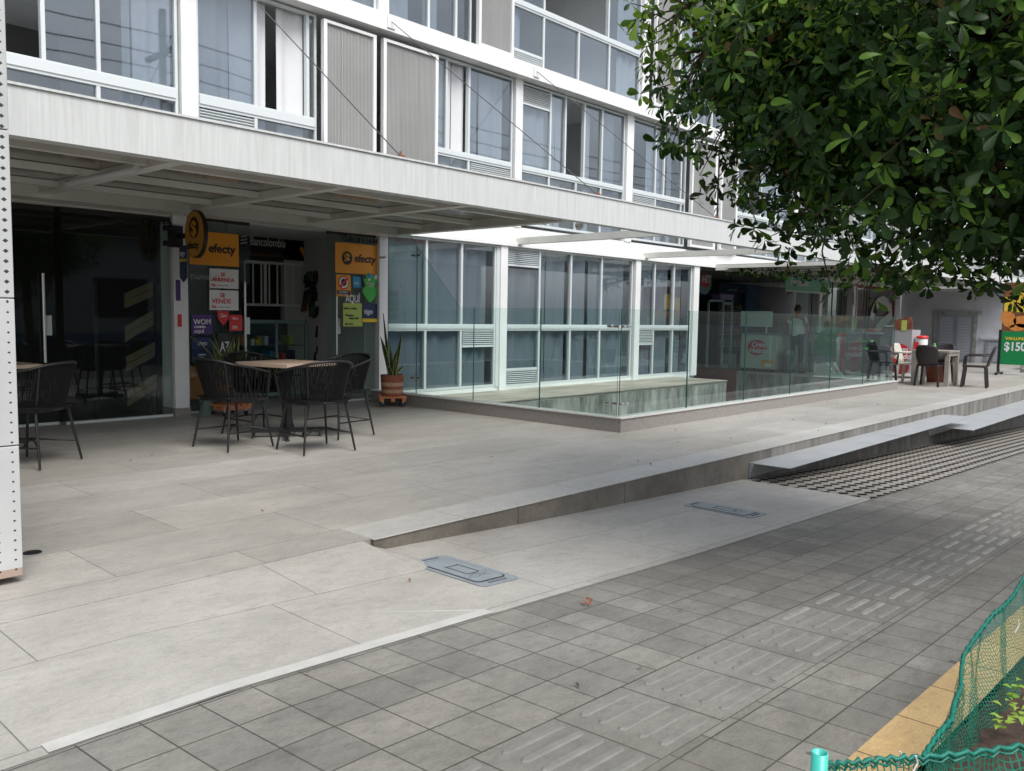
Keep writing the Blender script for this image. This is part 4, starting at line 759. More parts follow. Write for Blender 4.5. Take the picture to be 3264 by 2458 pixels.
# ================================================================== CAFE AND FAR SHOPS
CF = thing('cafe_interior', 'dark open cafe interior beyond the sunken patio', 'shop interior', (20, 13, 0))
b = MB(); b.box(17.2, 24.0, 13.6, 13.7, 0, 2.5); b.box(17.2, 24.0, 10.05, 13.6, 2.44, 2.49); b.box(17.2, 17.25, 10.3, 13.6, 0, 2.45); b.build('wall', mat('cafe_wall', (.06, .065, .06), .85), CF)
SV = thing('shelf_unit', 'pale metal shelf frame with clear shelves behind the patio glass', 'shelf', (18.2, 11.3, 0)); M_mint = mat('mint_metal', (.52, .62, .60), .45)
x0, x1, z0, z1 = rect(cv, 443, 440, 650, 1350, 11.6); b = MB()
for xx in (x0, x1-.05): b.box(xx, xx+.05, 11.6, 11.65, 0, z1)
b.box(x0, x1, 11.6, 11.65, z1-.05, z1); b.box(x1-.05, x1, 11.65, 12.1, z1-.05, z1); b.box(x1+.45, x1+.5, 11.6, 11.65, 0, z1); b.box(x1, x1+.5, 11.6, 11.65, z1-.12, z1-.05); b.build('frame', M_mint, SV)
q = rect(cv, 585, 370, 775, 440, 11.6); t = thing('plastic_basket', 'lilac plastic basket on top of the pale shelf frame', 'basket', (q[0], 11.5, q[2])); mm = (q[0]+q[1])/2; hw = (q[1]-q[0])/2
MB().add([(mm+sx*hw*k, 11.7+sy*.15*k, zz) for k, zz in ((.84, q[2]), (1, q[3])) for sx, sy in ((-1, -1), (1, -1), (1, 1), (-1, 1))], [(0, 1, 2, 3), (0, 1, 5, 4), (1, 2, 6, 5), (2, 3, 7, 6), (3, 0, 4, 7)]).build('basket', mat('lilac_plastic', (.36, .20, .50), .45), t)
q = rect(cv, 350, 105, 480, 225, 11.0); t = thing('cap_sign', 'bottle-cap shaped drink sign with red centre reading HIT', 'sign', (q[0], 11.0, q[2])); cx_, cz_ = (q[0]+q[1])/2, (q[2]+q[3])/2; R_ = (q[1]-q[0])/2
b = MB(); n = 40; b.prism([(cx_+(R_*1.45+.02*math.sin(k*PI*.8))*math.cos(2*PI*k/n), 11.02, cz_-.03+(R_*1.45+.02*math.sin(k*PI*.8))*math.sin(2*PI*k/n)) for k in range(n)], (0, .04, 0)); b.build('cap', mat('cap_teal', (.13, .28, .25), .4), t)
b = MB(); disc(b, (cx_, 11.01, cz_), R_*1.02, R_*.9, (1, 0, 0), (0, 0, 1), (0, -.004, 0)); b.build('centre', M_red, t); lettering('HIT', R_*1.1, (cx_-R_*.75, 11.0, cz_-R_*.38), M_paper, t, bold=.008)
# chest freezer
def freezer(x, y, lab, w_=.70, l_=.95, h=.92):
    t = thing('ice_cream_freezer', lab, 'freezer', (x, y, 0), group='ice cream freezers')
    MB().box(x, x+w_, y, y+l_, .08, h).build('body', mat('freezer_cream', (.58, .56, .50), .4), t, bevel=.02)
    MB().box(x-.01, x+w_+.01, y-.01, y+l_+.01, h+.002, h+.05).build('lid', mat('freezer_lid', (.30, .32, .33), .3), t, bevel=.01)
    b = MB(); disc(b, (x-.004, y+l_*.52, h*.66), l_*.27, h*.21, (0, 1, 0), (0, 0, 1), (-.006, 0, 0)); b.build('badge', M_red, t)
    lettering('Crem', h*.19, (x-.014, y+l_*.68, h*.68), M_paper, t, face='-X', shear=.2, bold=.005); lettering('Helado', h*.19, (x-.014, y+l_*.74, h*.52), M_paper, t, face='-X', shear=.2, bold=.005)
    MB().box(x-.006, x-.001, y+.04, y+.36, .12, .30).build('price_panel', M_orange, t); MB().box(x-.01, x-.007, y+.08, y+.28, .13, .22).build('price_card', M_paper, t)
    for sx in (x+.06, x+w_-.06):
        for sy in (y+.08, y+l_-.08): MB().tube([(sx-.012, sy, .04), (sx+.012, sy, .04)], .04, 12).build('castor', M_black, t)
    return t
fz = freezer(19.75, 9.25, 'cream chest freezer with red oval badge behind the patio glass')
MB().box(19.80, 19.83, 9.40, 10.25, 1.13, 1.52).build('header_board', mat('white_board', (.66, .72, .71), .5), fz)
for yy in (9.55, 10.1): MB().tube([(19.82, yy, .95), (19.82, yy, 1.15)], .02, 8).build('post', M_white, fz)
MB().box(19.74, 19.745, 9.36, 9.42, .28, .92).build('side_text_strip', M_paper, fz)
t = thing('wire_basket', 'white wire basket rack on the floor left of the cream freezer', 'basket', (19.75, 10.35, 0)); b = MB()
for i in range(9): b.tube([(19.75, 10.32+.05*i, .05), (19.75, 10.32+.05*i, .42)], .004, 4)
for i in range(8): b.tube([(19.75, 10.30, .06+.05*i), (19.75, 10.74, .06+.05*i)], .004, 4)
b.build('basket', M_white, t)
t = thing('waste_bin', 'grey swing-top waste bin right of the cream freezer', 'bin', (19.9, 8.95, 0)); b = MB(); b.lathe([(0, 0), (.12, 0), (.14, .42), (.15, .42), (.13, .52), (.05, .60), (0, .6)], (19.95, 9.02, 0), 16); b.build('body', mat('grey_plastic', (.20, .20, .19), .5), t)
# drinks fridge
x0, x1, z0, z1 = rect(cv, 1100, 215, 1455, 1100, 10.8)
FR = thing('drinks_fridge', 'tall navy drinks fridge with glass door and pizza-slice graphic on its side', 'fridge', (x0, 12.0, 0)); b = MB(); b.box(x0, x1, 12.06, 12.7, 0, z1); b.box(x0, x0+.12, 12.0, 12.06, .1, z1-.25); b.box(x1-.12, x1, 12.0, 12.06, .1, z1-.25); b.box(x0, x1, 12.0, 12.06, z1-.25, z1); b.box(x0, x1, 12.0, 12.06, 0, .12)
b.build('body', mat('navy_steel', (.012, .02, .06), .35), FR); b = MB()
for z in (.5, .85, 1.2, 1.55): b.box(x0+.12, x1-.12, 12.03, 12.055, z, z+.02)
b.build('shelf', M_steel, FR); b = MB()
for z in (.52, .87, 1.22, 1.57):
    xx = x0+.18
    while xx < x1-.2: b.k = random.randrange(9); b.lathe([(0, 0), (.035, 0), (.035, .14), (.012, .2), (0, .2)], (xx, 12.03, z), 8); xx += .085
b.build('bottles', [mat('dark_'+str(i), tuple(c*.35 for c in col), .4) for i, col in enumerate(((.6, .03, .03), (.8, .5, .03), (.06, .4, .06), (.02, .3, .6), (.7, .7, .7), (.8, .3, .03), (.07, .02, .17), (.4, .5, .1), (.5, .3, .2)))], FR)
xs_ = x1+.9; MB().box(x1+.004, xs_, 12.0, 12.012, .6, z1).build('side_panel', mat('blue_panel', (.03, .12, .28), .4), FR)
q = rect(cv, 1505, 250, 1620, 390, 11.99); MB().prism([(q[0], 11.995, q[2]+.05), (q[1], 11.995, (q[2]+q[3])/2), (q[1]-.1, 11.995, q[3]), (q[0]+.1, 11.995, q[2]+.28)], (0, -.004, 0)).build('graphic', M_red, FR)
# pharmacy banner
t, q = board('pharmacy_banner', cu, 20, 35, 670, 250, 9.35, mat('pharmacy_green', (.14, .42, .27), .5), 'green pharmacy banner hanging under the canopy, behind the vine', 'banner'); a = at_y(*cu(95, 135), 9.345); lettering('Farmabien', .40*(q[3]-q[2])/.6*1.15, a, M_paper, t, sx=.92, bold=.004); MB().box(q[0], q[1], 9.34, 9.347, q[2], q[2]+.1*(q[3]-q[2])).build('stripe', M_mint, t)
# glass doors + grey column + red storefront with the loop emblem
x0, x1, z0, z1 = rect(cu, 560, 110, 910, 1400, 10.0); PF = thing('pale_shopfront', 'pale glazed shopfront with thin vertical joints beyond the cafe', 'shopfront', (x0, 10.4, 0))
MB().box(x0-.5, x1, 10.6, 10.62, 0, 2.5).build('back_panel', mat('pale_blue_panel', (.42, .47, .47), .5), PF); b = MB()
for u_ in (410, 555, 705, 845): a = at_y(*cu(u_, 400), 10.0); b.box(a.x-.015, a.x+.015, 9.99, 10.02, 0, 2.5)
b.build('joint', M_black, PF); MB().box(x0-.5, x1, 10.03, 10.04, 0, 2.45).build('glass', M_shopglass, PF)
x0 = at_y(*cu(910, 400), 10.0).x; x1 = at_y(*cu(1045, 400), 10.0).x; tag(MB().box(x0, x1, 9.97, 10.3, 0, 2.5).build('grey_pillar', mat('grey_pillar_paint', (.17, .17, .15), .6)), 'dark grey-brown pillar left of the wine red shopfront', 'pillar')
x0 = at_y(*cu(1075, 400), 10.0).x; x1 = at_y(*cu(1640, 400), 10.0).x; RSF = thing('red_shopfront', 'wine red shopfront with a huge pale loop emblem across its glass', 'shopfront', (x0, 10, 0))
MB().box(x0, x1, 10.12, 10.16, 0, 2.46).build('back_panel', mat('wine_panel', (.30, .12, .14), .45), RSF); MB().box(x0, x1, 10.02, 10.03, .05, 2.42).build('glass', M_shopglass, RSF); MB().box(x0, x1, 10.0, 10.11, 2.36, 2.46).box(x1-.12, x1, 10.0, 10.11, 0, 2.36).build('frame', mat('wine_frame', (.20, .03, .03), .5), RSF)
for u_ in (1060, 1205, 1240): a = at_y(*cu(u_, 400), 10.0); MB().box(a.x-.02, a.x+.02, 9.97, 9.99, .4 if u_ > 1100 else 0, 2.4).build('handle' if u_ > 1100 else 'mullion', M_black if u_ > 1100 else M_white, RSF)
pth = [(1285, 640), (1300, 560), (1330, 470), (1385, 395), (1455, 368), (1520, 405), (1560, 480), (1577, 570), (1500, 650), (1425, 715), (1370, 780), (1345, 900)]
P3 = [at_y(*cu(*q_), 10.0) for q_ in pth]; b = MB(); wd = .165; vs_ = []
for i, p in enumerate(P3):
    tn_ = (P3[min(i+1, len(P3)-1)]-P3[max(i-1, 0)]); tn_.y = 0; tn_.normalize(); nn = Vector((-tn_.z, 0, tn_.x)); vs_ += [p+nn*wd, p-nn*wd]
b.add([(v.x, 9.998, v.z) for v in vs_], [(2*i, 2*i+1, 2*i+3, 2*i+2) for i in range(len(P3)-1)]); o = b.build('emblem', mat('emblem_grey', (.55, .56, .55), .5), RSF); sm_ = o.modifiers.new('s', 'SOLIDIFY'); sm_.thickness = .006
MB().box(30.45, 30.9, 9.965, 10.3, 0, 2.5).build('column', M_white, BD)
# grey annexe closing the view
GA = thing('grey_annexe', 'low grey weathered building with louvred double door closing the end of the terrace', 'building', (31.5, 8, 0)); X_ = 31.0
M_gwall = mat('weathered_grey_wall', (.62, .64, .70), .8, var=(.46, .475, .52), vscale=1.3, bump=.15)
MB().box(X_, X_+5, 3.0, 9.96, -.9, 2.36).build('wall', M_gwall, GA); MB().box(X_-.06, X_+.2, 2.8, 9.96, 2.362, 2.45).build('coping', M_white, GA)
MB().box(X_-.05, X_-.002, 8.75, 8.86, 0, 1.62).box(X_-.05, X_-.002, 7.52, 7.63, 0, 1.62).box(X_-.07, X_-.002, 7.4, 8.9, 1.6, 1.70).build('door_frame', mat('worn_frame', (.42, .43, .42), .8, var=(.2, .2, .19), vscale=5), GA)
for y0 in (7.64, 8.20):
    o = MB().box(X_-.03, X_-.004, y0, y0+.54, .02, 1.6).build('door', mat('grey_door', (.27, .31, .36), .6), GA); b = MB()
    for k in range(28): b.box(X_-.036, X_-.031, y0+.08, y0+.46, .12+.05*k, .14+.05*k)
    b.build('louvre', M_gwall, o)
o = MB().box(X_-.03, X_-.004, 6.0, 7.25, .05, .72).build('window', mat('grey_door', (.27, .31, .36)), GA); MB().box(X_-.08, X_-.002, 5.9, 7.4, .78, .86).build('sill', M_gwall, o); b = MB()
for k in range(13): b.box(X_-.036, X_-.031, 6.08, 7.17, .10+.045*k, .12+.045*k)
b.build('louvre', M_gwall, o); MB().box(X_-.08, X_-.002, 9.05, 9.9, .72, .80).build('sill', M_gwall, GA)
t = MB().box(27.5, 31, 5.2, 5.5, 0, .35).box(26.0, 31, 4.9, 5.2, 0, .10).build('low_wall', M_conc); tag(t, 'low concrete planter wall at the foot of the grey annexe', 'wall')
# price poster on its wheeled stand
PX = 24.3; a = at_x(2664+1972/3.687, 850+370/3.687, PX); yl = a.y; PO = thing('food_poster', 'pastry poster over a green price panel on a wheeled stand, at the right edge', 'poster', (PX, yl, 0))
MB().box(PX, PX+.03, yl-1.5, yl, .27, 1.11).build('price_panel', mat('poster_green', (.0, .22, .06), .45), PO); MB().box(PX, PX+.03, yl-1.5, yl, 1.112, 2.35).build('photo_panel', mat('poster_dark', (.08, .03, .015), .45, var=(.30, .12, .03), vscale=4), PO)
lettering('VALLUNA', .105, (PX-.004, yl-.10, .90), M_yellow, PO, face='-X', bold=.003); lettering('$1500', .30, (PX-.004, yl-.08, .63), M_paper, PO, face='-X', bold=.008, sx=.8)
M_past = mat('pastry_print', (.72, .30, .06), .5, var=(.55, .17, .03), vscale=14); M_glassy = mat('yellow_juice_print', (.80, .62, .06), .5, var=(.70, .45, .04), vscale=5)
b = MB()
for (dy, z, ry, rz_, tl_) in ((.12, 1.42, .16, .23, .5), (.45, 1.36, .22, .15, -.2), (.80, 1.40, .2, .18, .4), (.35, 1.22, .2, .09, .1)): disc(b, (PX-.001, yl-dy-.02, z), ry, rz_, (0, -math.cos(tl_), math.sin(tl_)), (0, math.sin(tl_), math.cos(tl_)), (-.004, 0, 0))
b.build('pastry', M_past, PO); b = MB()
for y0, y1, z0, z1 in ((.03, .28, 1.62, 1.98), (.31, .62, 1.60, 2.1)): b.box(PX-.004, PX-.001, yl-y1, yl-y0, z0, z1)
b.build('juice_glass', M_glassy, PO)
MB().box(PX-.03, PX-.005, yl-.01, yl+.05, .08, 1.15).build('post', M_black, PO); MB().tube([(PX-.28, yl+.02, .05), (PX+.28, yl-.02, .05)], .022, 8).prism([(PX-.1, yl+.03, .07), (PX+.1, yl+.03, .07), (PX, yl+.03, .3)], (0, -.03, 0)).build('foot', M_black, PO)
for dx in (-.27, .27): MB().tube([(PX+dx-.02, yl, .03), (PX+dx+.02, yl, .03)], .03, 10).build('castor', M_black, PO)

# ================================================================== PLASTIC FURNITURE ON THE FAR TERRACE
M_brown = mat('dark_brown_plastic', (.022, .016, .018), .42); M_ivory = mat('ivory_plastic', (.52, .52, .45), .45); M_taupe = mat('taupe_plastic', (.30, .28, .24), .5, var=(.26, .24, .21), vscale=5)
def plastic_chair(mt):                                      # faces +X
    t = thing('plastic_chair', 'x', 'chair')
    for sx, sy in ((.19, .21), (.19, -.21), (-.19, .20), (-.19, -.20)): MB().obox((sx*1.08, sy*1.05, .205), (.026, 0, 0), (0, .020, 0), (-sx*.10, -sy*.08, .205)).build('leg', mt, t, bevel=.005)
    b = MB(); b.prism(rrect(-.22, .23, -.225, .225, .05, .41), (0, 0, .035)); b.build('seat', mt, t, bevel=.006)
    b = MB(); b.smooth = True; n = 10; vs = []; prof = [(.44, .19), (.52, .20), (.62, .215), (.72, .215), (.80, .20), (.845, .15)]
    for z, hw in prof:
        for i in range(n+1): y = -hw+2*hw*i/n; x = -.21-.28*(z-.44)-.05*(1-(y/hw)**2)*.8; vs.append((x, y, z))
    b.add(vs, [(r*(n+1)+i, r*(n+1)+i+1, (r+1)*(n+1)+i+1, (r+1)*(n+1)+i) for r in range(len(prof)-1) for i in range(n)]); o = b.build('backrest', mt, t); s_ = o.modifiers.new('s', 'SOLIDIFY'); s_.thickness = .018
    for sy in (1, -1): MB().tube([(.20, sy*.235, .43), (.19, sy*.25, .62), (.14, sy*.255, .655), (-.15, sy*.25, .66), (-.27, sy*.20, .66)], [.018, .018, .022, .02, .016], 8).build('armrest', mt, t)
    return t
pc = plastic_chair(M_brown); GP = 'plastic armchairs on the far terrace'
pc.location = (18.58, 5.33, 0); pc['group'] = GP; pc['label'] = 'dark plastic armchair at the ivory table with its back to the camera'
dup(pc, (19.10, 4.62, 0), 1.75, 'dark plastic armchair on the right of the ivory table, seen side on'); dup(pc, (17.88, 6.05, 0), .1, 'dark plastic armchair partly behind the end of the patio glass')
pi_ = plastic_chair(M_ivory); pi_.location = (18.98, 5.84, 0); pi_.rotation_euler = (0, 0, -1.57); pi_['group'] = GP; pi_['label'] = 'ivory plastic armchair at the left of the taupe table'
dup(pc, (19.62, 5.45, 0), PI, 'dark plastic armchair on the far side of the taupe table')
t = thing('plastic_table', 'square taupe plastic table with four chairs near the right edge', 'table', (19.03, 5.37, 0)); MB().box(18.66, 19.40, 5.0, 5.74, .69, .73).build('tabletop', M_taupe, t, bevel=.004)
for sx in (18.67, 19.31):
    for sy in (5.01, 5.65): MB().box(sx, sx+.08, sy, sy+.08, 0, .688).build('leg', M_taupe, t)
b = MB(); b.box(18.75, 19.31, 5.02, 5.04, .62, .688).box(18.75, 19.31, 5.70, 5.72, .62, .688).box(18.68, 18.70, 5.09, 5.65, .62, .688).build('apron', M_taupe, t)
b = MB(); b.lathe([(0, 0), (.03, 0), (.032, .09), (.015, .11), (.015, .14), (0, .14)], (19.2, 5.45, .73), 12); tag(b.build('sauce_bottle', M_green), 'small green bottle standing on the taupe plastic table', 'bottle')
# ice cream kiosk sign unit behind the chairs
KX = 20.6; def_ = lambda u, v: at_x(2664+u/3.687, 850+v/3.687, KX)
a = def_(900, 745); c_ = def_(640, 1320); KS = thing('ice_cream_kiosk', 'grey kiosk counter with red ice cream badge and a drinks picture on top', 'kiosk', (KX, a.y, 0))
MB().box(KX, KX+.6, a.y, c_.y, .12, a.z).build('body', mat('kiosk_grey', (.36, .36, .38), .5), KS); MB().box(KX, KX+.6, a.y, c_.y, .06, .118).build('plinth', M_white, KS)
pts_ = [def_(u, v) for u, v in ((898, 742), (898, 625), (880, 592), (820, 592), (790, 615), (740, 620), (670, 650), (640, 742))]; MB().prism([(KX-.01, p.y, p.z) for p in pts_], (.03, 0, 0)).build('picture', mat('picture_maroon', (.10, .02, .015), .5, var=(.30, .10, .05), vscale=9), KS)
p = def_(805, 690); MB().box(KX-.016, KX-.011, p.y-.06, p.y+.06, p.z-.12, p.z+.12).build('juice_glass', M_lime, KS)
p = def_(745, 1015); b = MB(); disc(b, (KX-.002, p.y+.02, p.z), .27, .22, (0, 1, 0), (0, 0, 1), (-.006, 0, 0)); b.build('badge', M_red, KS); lettering('Crem', .17, (KX-.012, p.y+.21, p.z+.03), M_paper, KS, face='-X', shear=.2, bold=.005); lettering('Helado', .17, (KX-.012, p.y+.23, p.z-.13), M_paper, KS, face='-X', shear=.2, bold=.005)
b = MB(); disc(b, (KX-.002, a.y+.22, .25), .20, .16, (0, 1, 0), (0, 0, 1), (-.006, 0, 0)); b.build('badge', M_redd, KS)
p = def_(980, 900); t = thing('cone_cooler', 'white round cooler with a red rim between the kiosk and the dark chair', 'cooler', (KX+.2, p.y, 0)); b = MB(); b.lathe([(0, 0), (.12, 0), (.12, .9), (.10, .96)], (KX+.2, p.y, 0), 20); b.build('body', M_white, t); b = MB(); b.lathe([(.122, .93), (.135, .94), (.13, .98), (.08, 1.0), (0, 1.0)], (KX+.2, p.y, 0), 20); b.build('rim', M_red, t); MB().box(KX+.02, KX+.04, p.y+.02, p.y+.12, .1, .85).build('stripe', M_red, t)
p = at_z(2664+1180/3.687, 850+1355/3.687, 0); t = thing('plant_pot', 'terracotta pot on the floor behind the taupe table', 'pot', (p.x, p.y, 0)); b = MB(); b.lathe([(0, 0), (.19, 0), (.23, .36), (.245, .36), (.245, .40), (.21, .40), (0, .34)], (p.x, p.y, 0), 24); b.build('pot', M_terra, t)

# ================================================================== CAFE TABLE, PEOPLE
CT = thing('serving_counter', 'dark cafe counter in front of the wine red shopfront, behind the glass', 'counter', (21.5, 7.5, 0)); MB().box(21.6, 22.2, 7.4, 9.0, 0, .95).build('body', mat('counter_dark', (.03, .035, .04), .6), CT); MB().box(21.55, 22.25, 7.35, 9.05, .952, .99).build('top', M_black, CT)
a = at_x(*cu(1200, 850), 21.7); t = thing('snack_tray', 'tray of orange fried snacks on the dark counter', 'food tray', (21.7, a.y, .99)); b = MB(); b.box(21.6, 21.95, a.y-.35, a.y+.35, .992, 1.03); b.build('tray', M_steel, t); b = MB()
for i in range(26): c0 = (random.uniform(21.64, 21.9), a.y+random.uniform(-.3, .3), 1.05+random.random()*.06); b.lathe([(0, -.02), (.03, -.015), (.045, 0), (.03, .015), (0, .02)], c0, 7)
b.build('snack', M_past, t)
p = at_x(*cu(1155, 722), 22.0); t = thing('warm_lamp', 'lit warm lamp bulb above the snack tray', 'lamp', p); b = MB(); b.lathe([(0, -.05), (.05, -.04), (.065, 0), (.05, .035), (.02, .05)], p, 12); b.build('bulb', mat('warm_glow', (1, .78, .42), .5, emit=3.0), t); MB().tube([p+Vector((0, 0, .05)), (p.x, p.y, 2.44)], .006, 5).build('cord', M_black, t)
t = thing('cafe_seating_table', 'dark cafe table where two people sit behind the glass', 'table', (20.9, 8.0, 0)); MB().box(20.55, 21.2, 7.75, 8.35, .71, .74).build('tabletop', M_darkcloth, t); MB().tube([(20.88, 8.05, 0), (20.88, 8.05, .71)], .03, 8).build('column', M_black, t)
t = thing('step_ladder', 'small aluminium folding step frame on the floor behind the patio glass', 'step ladder', (19.8, 7.8, 0))
for u0, v0, u1, v1 in ((640, 1280, 755, 1480), (738, 1280, 862, 1490)): a = at_x(*cu(u0, v0), 19.75); c_ = at_x(*cu(u1, v1), 19.75); MB().tube([a, c_], .012, 6).build('rail', M_steel, t)
a = at_x(*cu(735, 1425), 19.75); c_ = at_x(*cu(830, 1425), 19.75); MB().tube([a, c_], .014, 6).build('step', M_steel, t)
def head(parent, c, yawd, s=1., pitch=0.):
    c = Vector(c); F = Vector((math.cos(yawd), math.sin(yawd), 0)); R_ = Vector((math.sin(yawd), -math.cos(yawd), 0)); U_ = Vector((0, 0, 1)); b = MB(); b.smooth = True
    n, m_ = 16, 12; vs = []
    for j in range(m_+1):
        ph = -PI/2+PI*j/m_; cz = math.sin(ph); rr_ = math.cos(ph)
        for i in range(n):
            a = 2*PI*i/n; fx, fy = math.cos(a)*rr_, math.sin(a)*rr_; x = fx*.092; y = fy*.074*(1-.18*max(0, -cz)); z = cz*.118
            if fx > 0 and cz < 0: x *= 1-.12*abs(cz)
            if abs(fy) < .22 and fx > .5 and -.35 < cz < .12: x += .016*(1-abs(fy)/.22)
            vs.append(c+(F*x+R_*y+U_*z)*s)
    b.add(vs, [(j*n+i, j*n+(i+1) % n, (j+1)*n+(i+1) % n, (j+1)*n+i) for j in range(m_) for i in range(n)])
    for sy in (1, -1): b.lathe([(0, -.03*s), (.012*s, -.02*s), (.016*s, 0), (.012*s, .025*s), (0, .03*s)], c+R_*sy*.074*s+F*(-.005)*s, 8)
    b.build('head', M_skin, parent); b = MB()
    for sy in (1, -1): b.obox(c+F*.083*s+R_*sy*.03*s+U_*.012*s, F*.004*s, R_*.012*s, U_*.005*s)
    b.build('eyes', M_ink, parent); b = MB(); b.obox(c+F*.079*s-U_*.052*s, F*.004*s, R_*.022*s, U_*.005*s); b.build('mouth', M_redd, parent)
    b = MB(); b.smooth = True; vs = []; k = 0
    for j in range(9):
        ph = -PI*.1+PI*.6*j/8; 
        for i in range(n):
            a = 2*PI*i/n; fr = max(0, math.cos(a)); zl = math.sin(ph) if ph > -.4+fr*1.0 else math.sin(-.4+fr*1.0); rr_ = math.sqrt(max(0, 1-zl*zl)); q_ = 1.1+.03*math.sin(7*a+j)
            vs.append(c+(F*(math.cos(a)*rr_*.093-.004)+R_*math.sin(a)*rr_*.077+U_*(zl*.118))*s*q_+U_*.004)
    b.add(vs, [(j*n+i, j*n+(i+1) % n, (j+1)*n+(i+1) % n, (j+1)*n+i) for j in range(8) for i in range(n)]); b.build('hair', M_hair, parent)
def hand(P_, E_, side, wr, el):
    """palm and five fingers as branches of the body skin"""
    wr, el = Vector(wr), Vector(el); d = (wr-el).normalized(); s_ = d.cross(Vector((1, 0, 0))); s_ = s_.normalized() if s_.length > .1 else Vector((0, 1, 0)); u_ = s_.cross(d)
    pk = 'palm'+side; p = wr+d*.05; P_[pk] = (*p, .026, .014); E_.append(('wr'+side, pk))
    for k, (o_, L_) in enumerate(((-.027, .062), (-.009, .072), (.009, .068), (.026, .052))):
        a = p+d*.045+s_*o_; m_ = a+d*L_*.5+u_*.008; e = m_+d*L_*.4+u_*.022; P_['f%d%s' % (k, side)] = (*a, .0088); P_['g%d%s' % (k, side)] = (*m_, .008); P_['h%d%s' % (k, side)] = (*e, .0068); E_ += [(pk, 'f%d%s' % (k, side)), ('f%d%s' % (k, side), 'g%d%s' % (k, side)), ('g%d%s' % (k, side), 'h%d%s' % (k, side))]
    a = p+s_*-.038+d*.005+u_*.01; e = a+d*.04-s_*.012+u_*.014; P_['t'+side] = (*a, .010); P_['tt'+side] = (*e, .008); E_ += [(pk, 't'+side), ('t'+side, 'tt'+side)]
def person(loc, rz, lab, J, shirt, pants, hairdir=0., vest=None, sc=1.):
    t = thing('person', lab, 'person'); g = lambda k, r, r2=None: (*J[k], r, r2 or r)
    P_ = {'pel': g('pel', .105, .13), 'sp': g('sp', .10, .13), 'ch': g('ch', .105, .15), 'nk': g('nk', .055), 'hd': g('hd', .06)}; E_ = [('pel', 'sp'), ('sp', 'ch'), ('ch', 'nk'), ('nk', 'hd')]
    for s_ in 'LR':
        P_['sh'+s_] = g('sh'+s_, .052); P_['el'+s_] = g('el'+s_, .037); P_['wr'+s_] = g('wr'+s_, .025); E_ += [('ch', 'sh'+s_), ('sh'+s_, 'el'+s_), ('el'+s_, 'wr'+s_)]; hand(P_, E_, s_, J['wr'+s_], J['el'+s_])
        P_['hp'+s_] = g('hp'+s_, .085); P_['kn'+s_] = g('kn'+s_, .055); P_['an'+s_] = g('an'+s_, .035); P_['to'+s_] = g('to'+s_, .032); E_ += [('pel', 'hp'+s_), ('hp'+s_, 'kn'+s_), ('kn'+s_, 'an'+s_), ('an'+s_, 'to'+s_)]
    skin('body', P_, E_, M_skin, t)
    S = {'sp': g('sp', .135, .175), 'pel': g('pel', .14, .18), 'ch': g('ch', .14, .20), 'nk': (*(Vector(J['nk'])*.5+Vector(J['ch'])*.5), .08, .10)}; Es = [('sp', 'pel'), ('sp', 'ch'), ('ch', 'nk')]
    for s_ in 'LR':
        m_ = Vector(J['sh'+s_])*.45+Vector(J['el'+s_])*.55; S['sh'+s_] = g('sh'+s_, .088); S['m'+s_] = (*m_, .078); Es += [('ch', 'sh'+s_), ('sh'+s_, 'm'+s_)]
    skin('shirt', S, Es, shirt, t)
    if vest: MB().lathe([(.175, -.025), (.178, .025)], (*J['sp'][:2], J['sp'][2]-.02), 20).lathe([(.185, -.025), (.185, .025)], (*J['ch'][:2], J['ch'][2]-.04), 20).build('reflective_band', vest, t)
    T = {'pel': g('pel', .125, .155)}; Et = []
    for s_ in 'LR': T['hp'+s_] = g('hp'+s_, .10); T['kn'+s_] = g('kn'+s_, .072); T['an'+s_] = g('an'+s_, .06); Et += [('pel', 'hp'+s_), ('hp'+s_, 'kn'+s_), ('kn'+s_, 'an'+s_)]
    skin('trousers', T, Et, pants, t)
    for s_ in 'LR': a, e = Vector(J['an'+s_]), Vector(J['to'+s_]); d = (e-a); MB().obox(((a+e)/2).xy[:]+(.035,), (d.x*.62, d.y*.62, 0), (0, .04, 0), (0, 0, .034)).build('shoe', M_ink, t, bevel=.015)
    hd = Vector(J['hd']); head(t, hd+Vector((0, 0, .06)), hairdir); t.location = loc; t.rotation_euler = (0, 0, rz); t.scale = (sc,)*3; return t
# local frame: faces +X, left is +Y
stand = dict(pel=(0, 0, .93), sp=(0, 0, 1.10), ch=(-.01, 0, 1.30), nk=(0, 0, 1.46), hd=(.02, 0, 1.56), shL=(0, .20, 1.40), shR=(0, -.20, 1.40), elL=(.02, .30, 1.13), elR=(-.01, -.32, 1.13), wrL=(.16, .27, .95), wrR=(.05, -.36, .88), hpL=(0, .10, .88), hpR=(0, -.10, .88), knL=(.02, .12, .48), knR=(.05, -.12, .48), anL=(-.02, .13, .08), anR=(.0, -.14, .08), toL=(.14, .14, .03), toR=(.16, -.16, .03))
person((20.2, 8.93, 0), -.15, 'standing person in a white T-shirt and dark trousers, seen from behind through the glass', stand, M_tee, M_darkcloth, -.25, sc=.965)
sit = dict(pel=(0, 0, .52), sp=(.02, 0, .68), ch=(.10, 0, .88), nk=(.16, 0, 1.03), hd=(.20, 0, 1.12), shL=(.10, .18, .98), shR=(.10, -.18, .98), elL=(.30, .24, .80), elR=(.30, -.24, .80), wrL=(.50, .12, .80), wrR=(.50, -.12, .80), hpL=(.04, .10, .50), hpR=(.04, -.10, .50), knL=(.44, .13, .50), knR=(.44, -.13, .50), anL=(.40, .14, .08), anR=(.40, -.14, .08), toL=(.54, .15, .03), toR=(.54, -.15, .03))
person((20.85, 8.62, 0), -1.45, 'person with short black hair in a dark T-shirt sitting at the cafe table', sit, M_darkcloth, M_darkcloth, 0.)
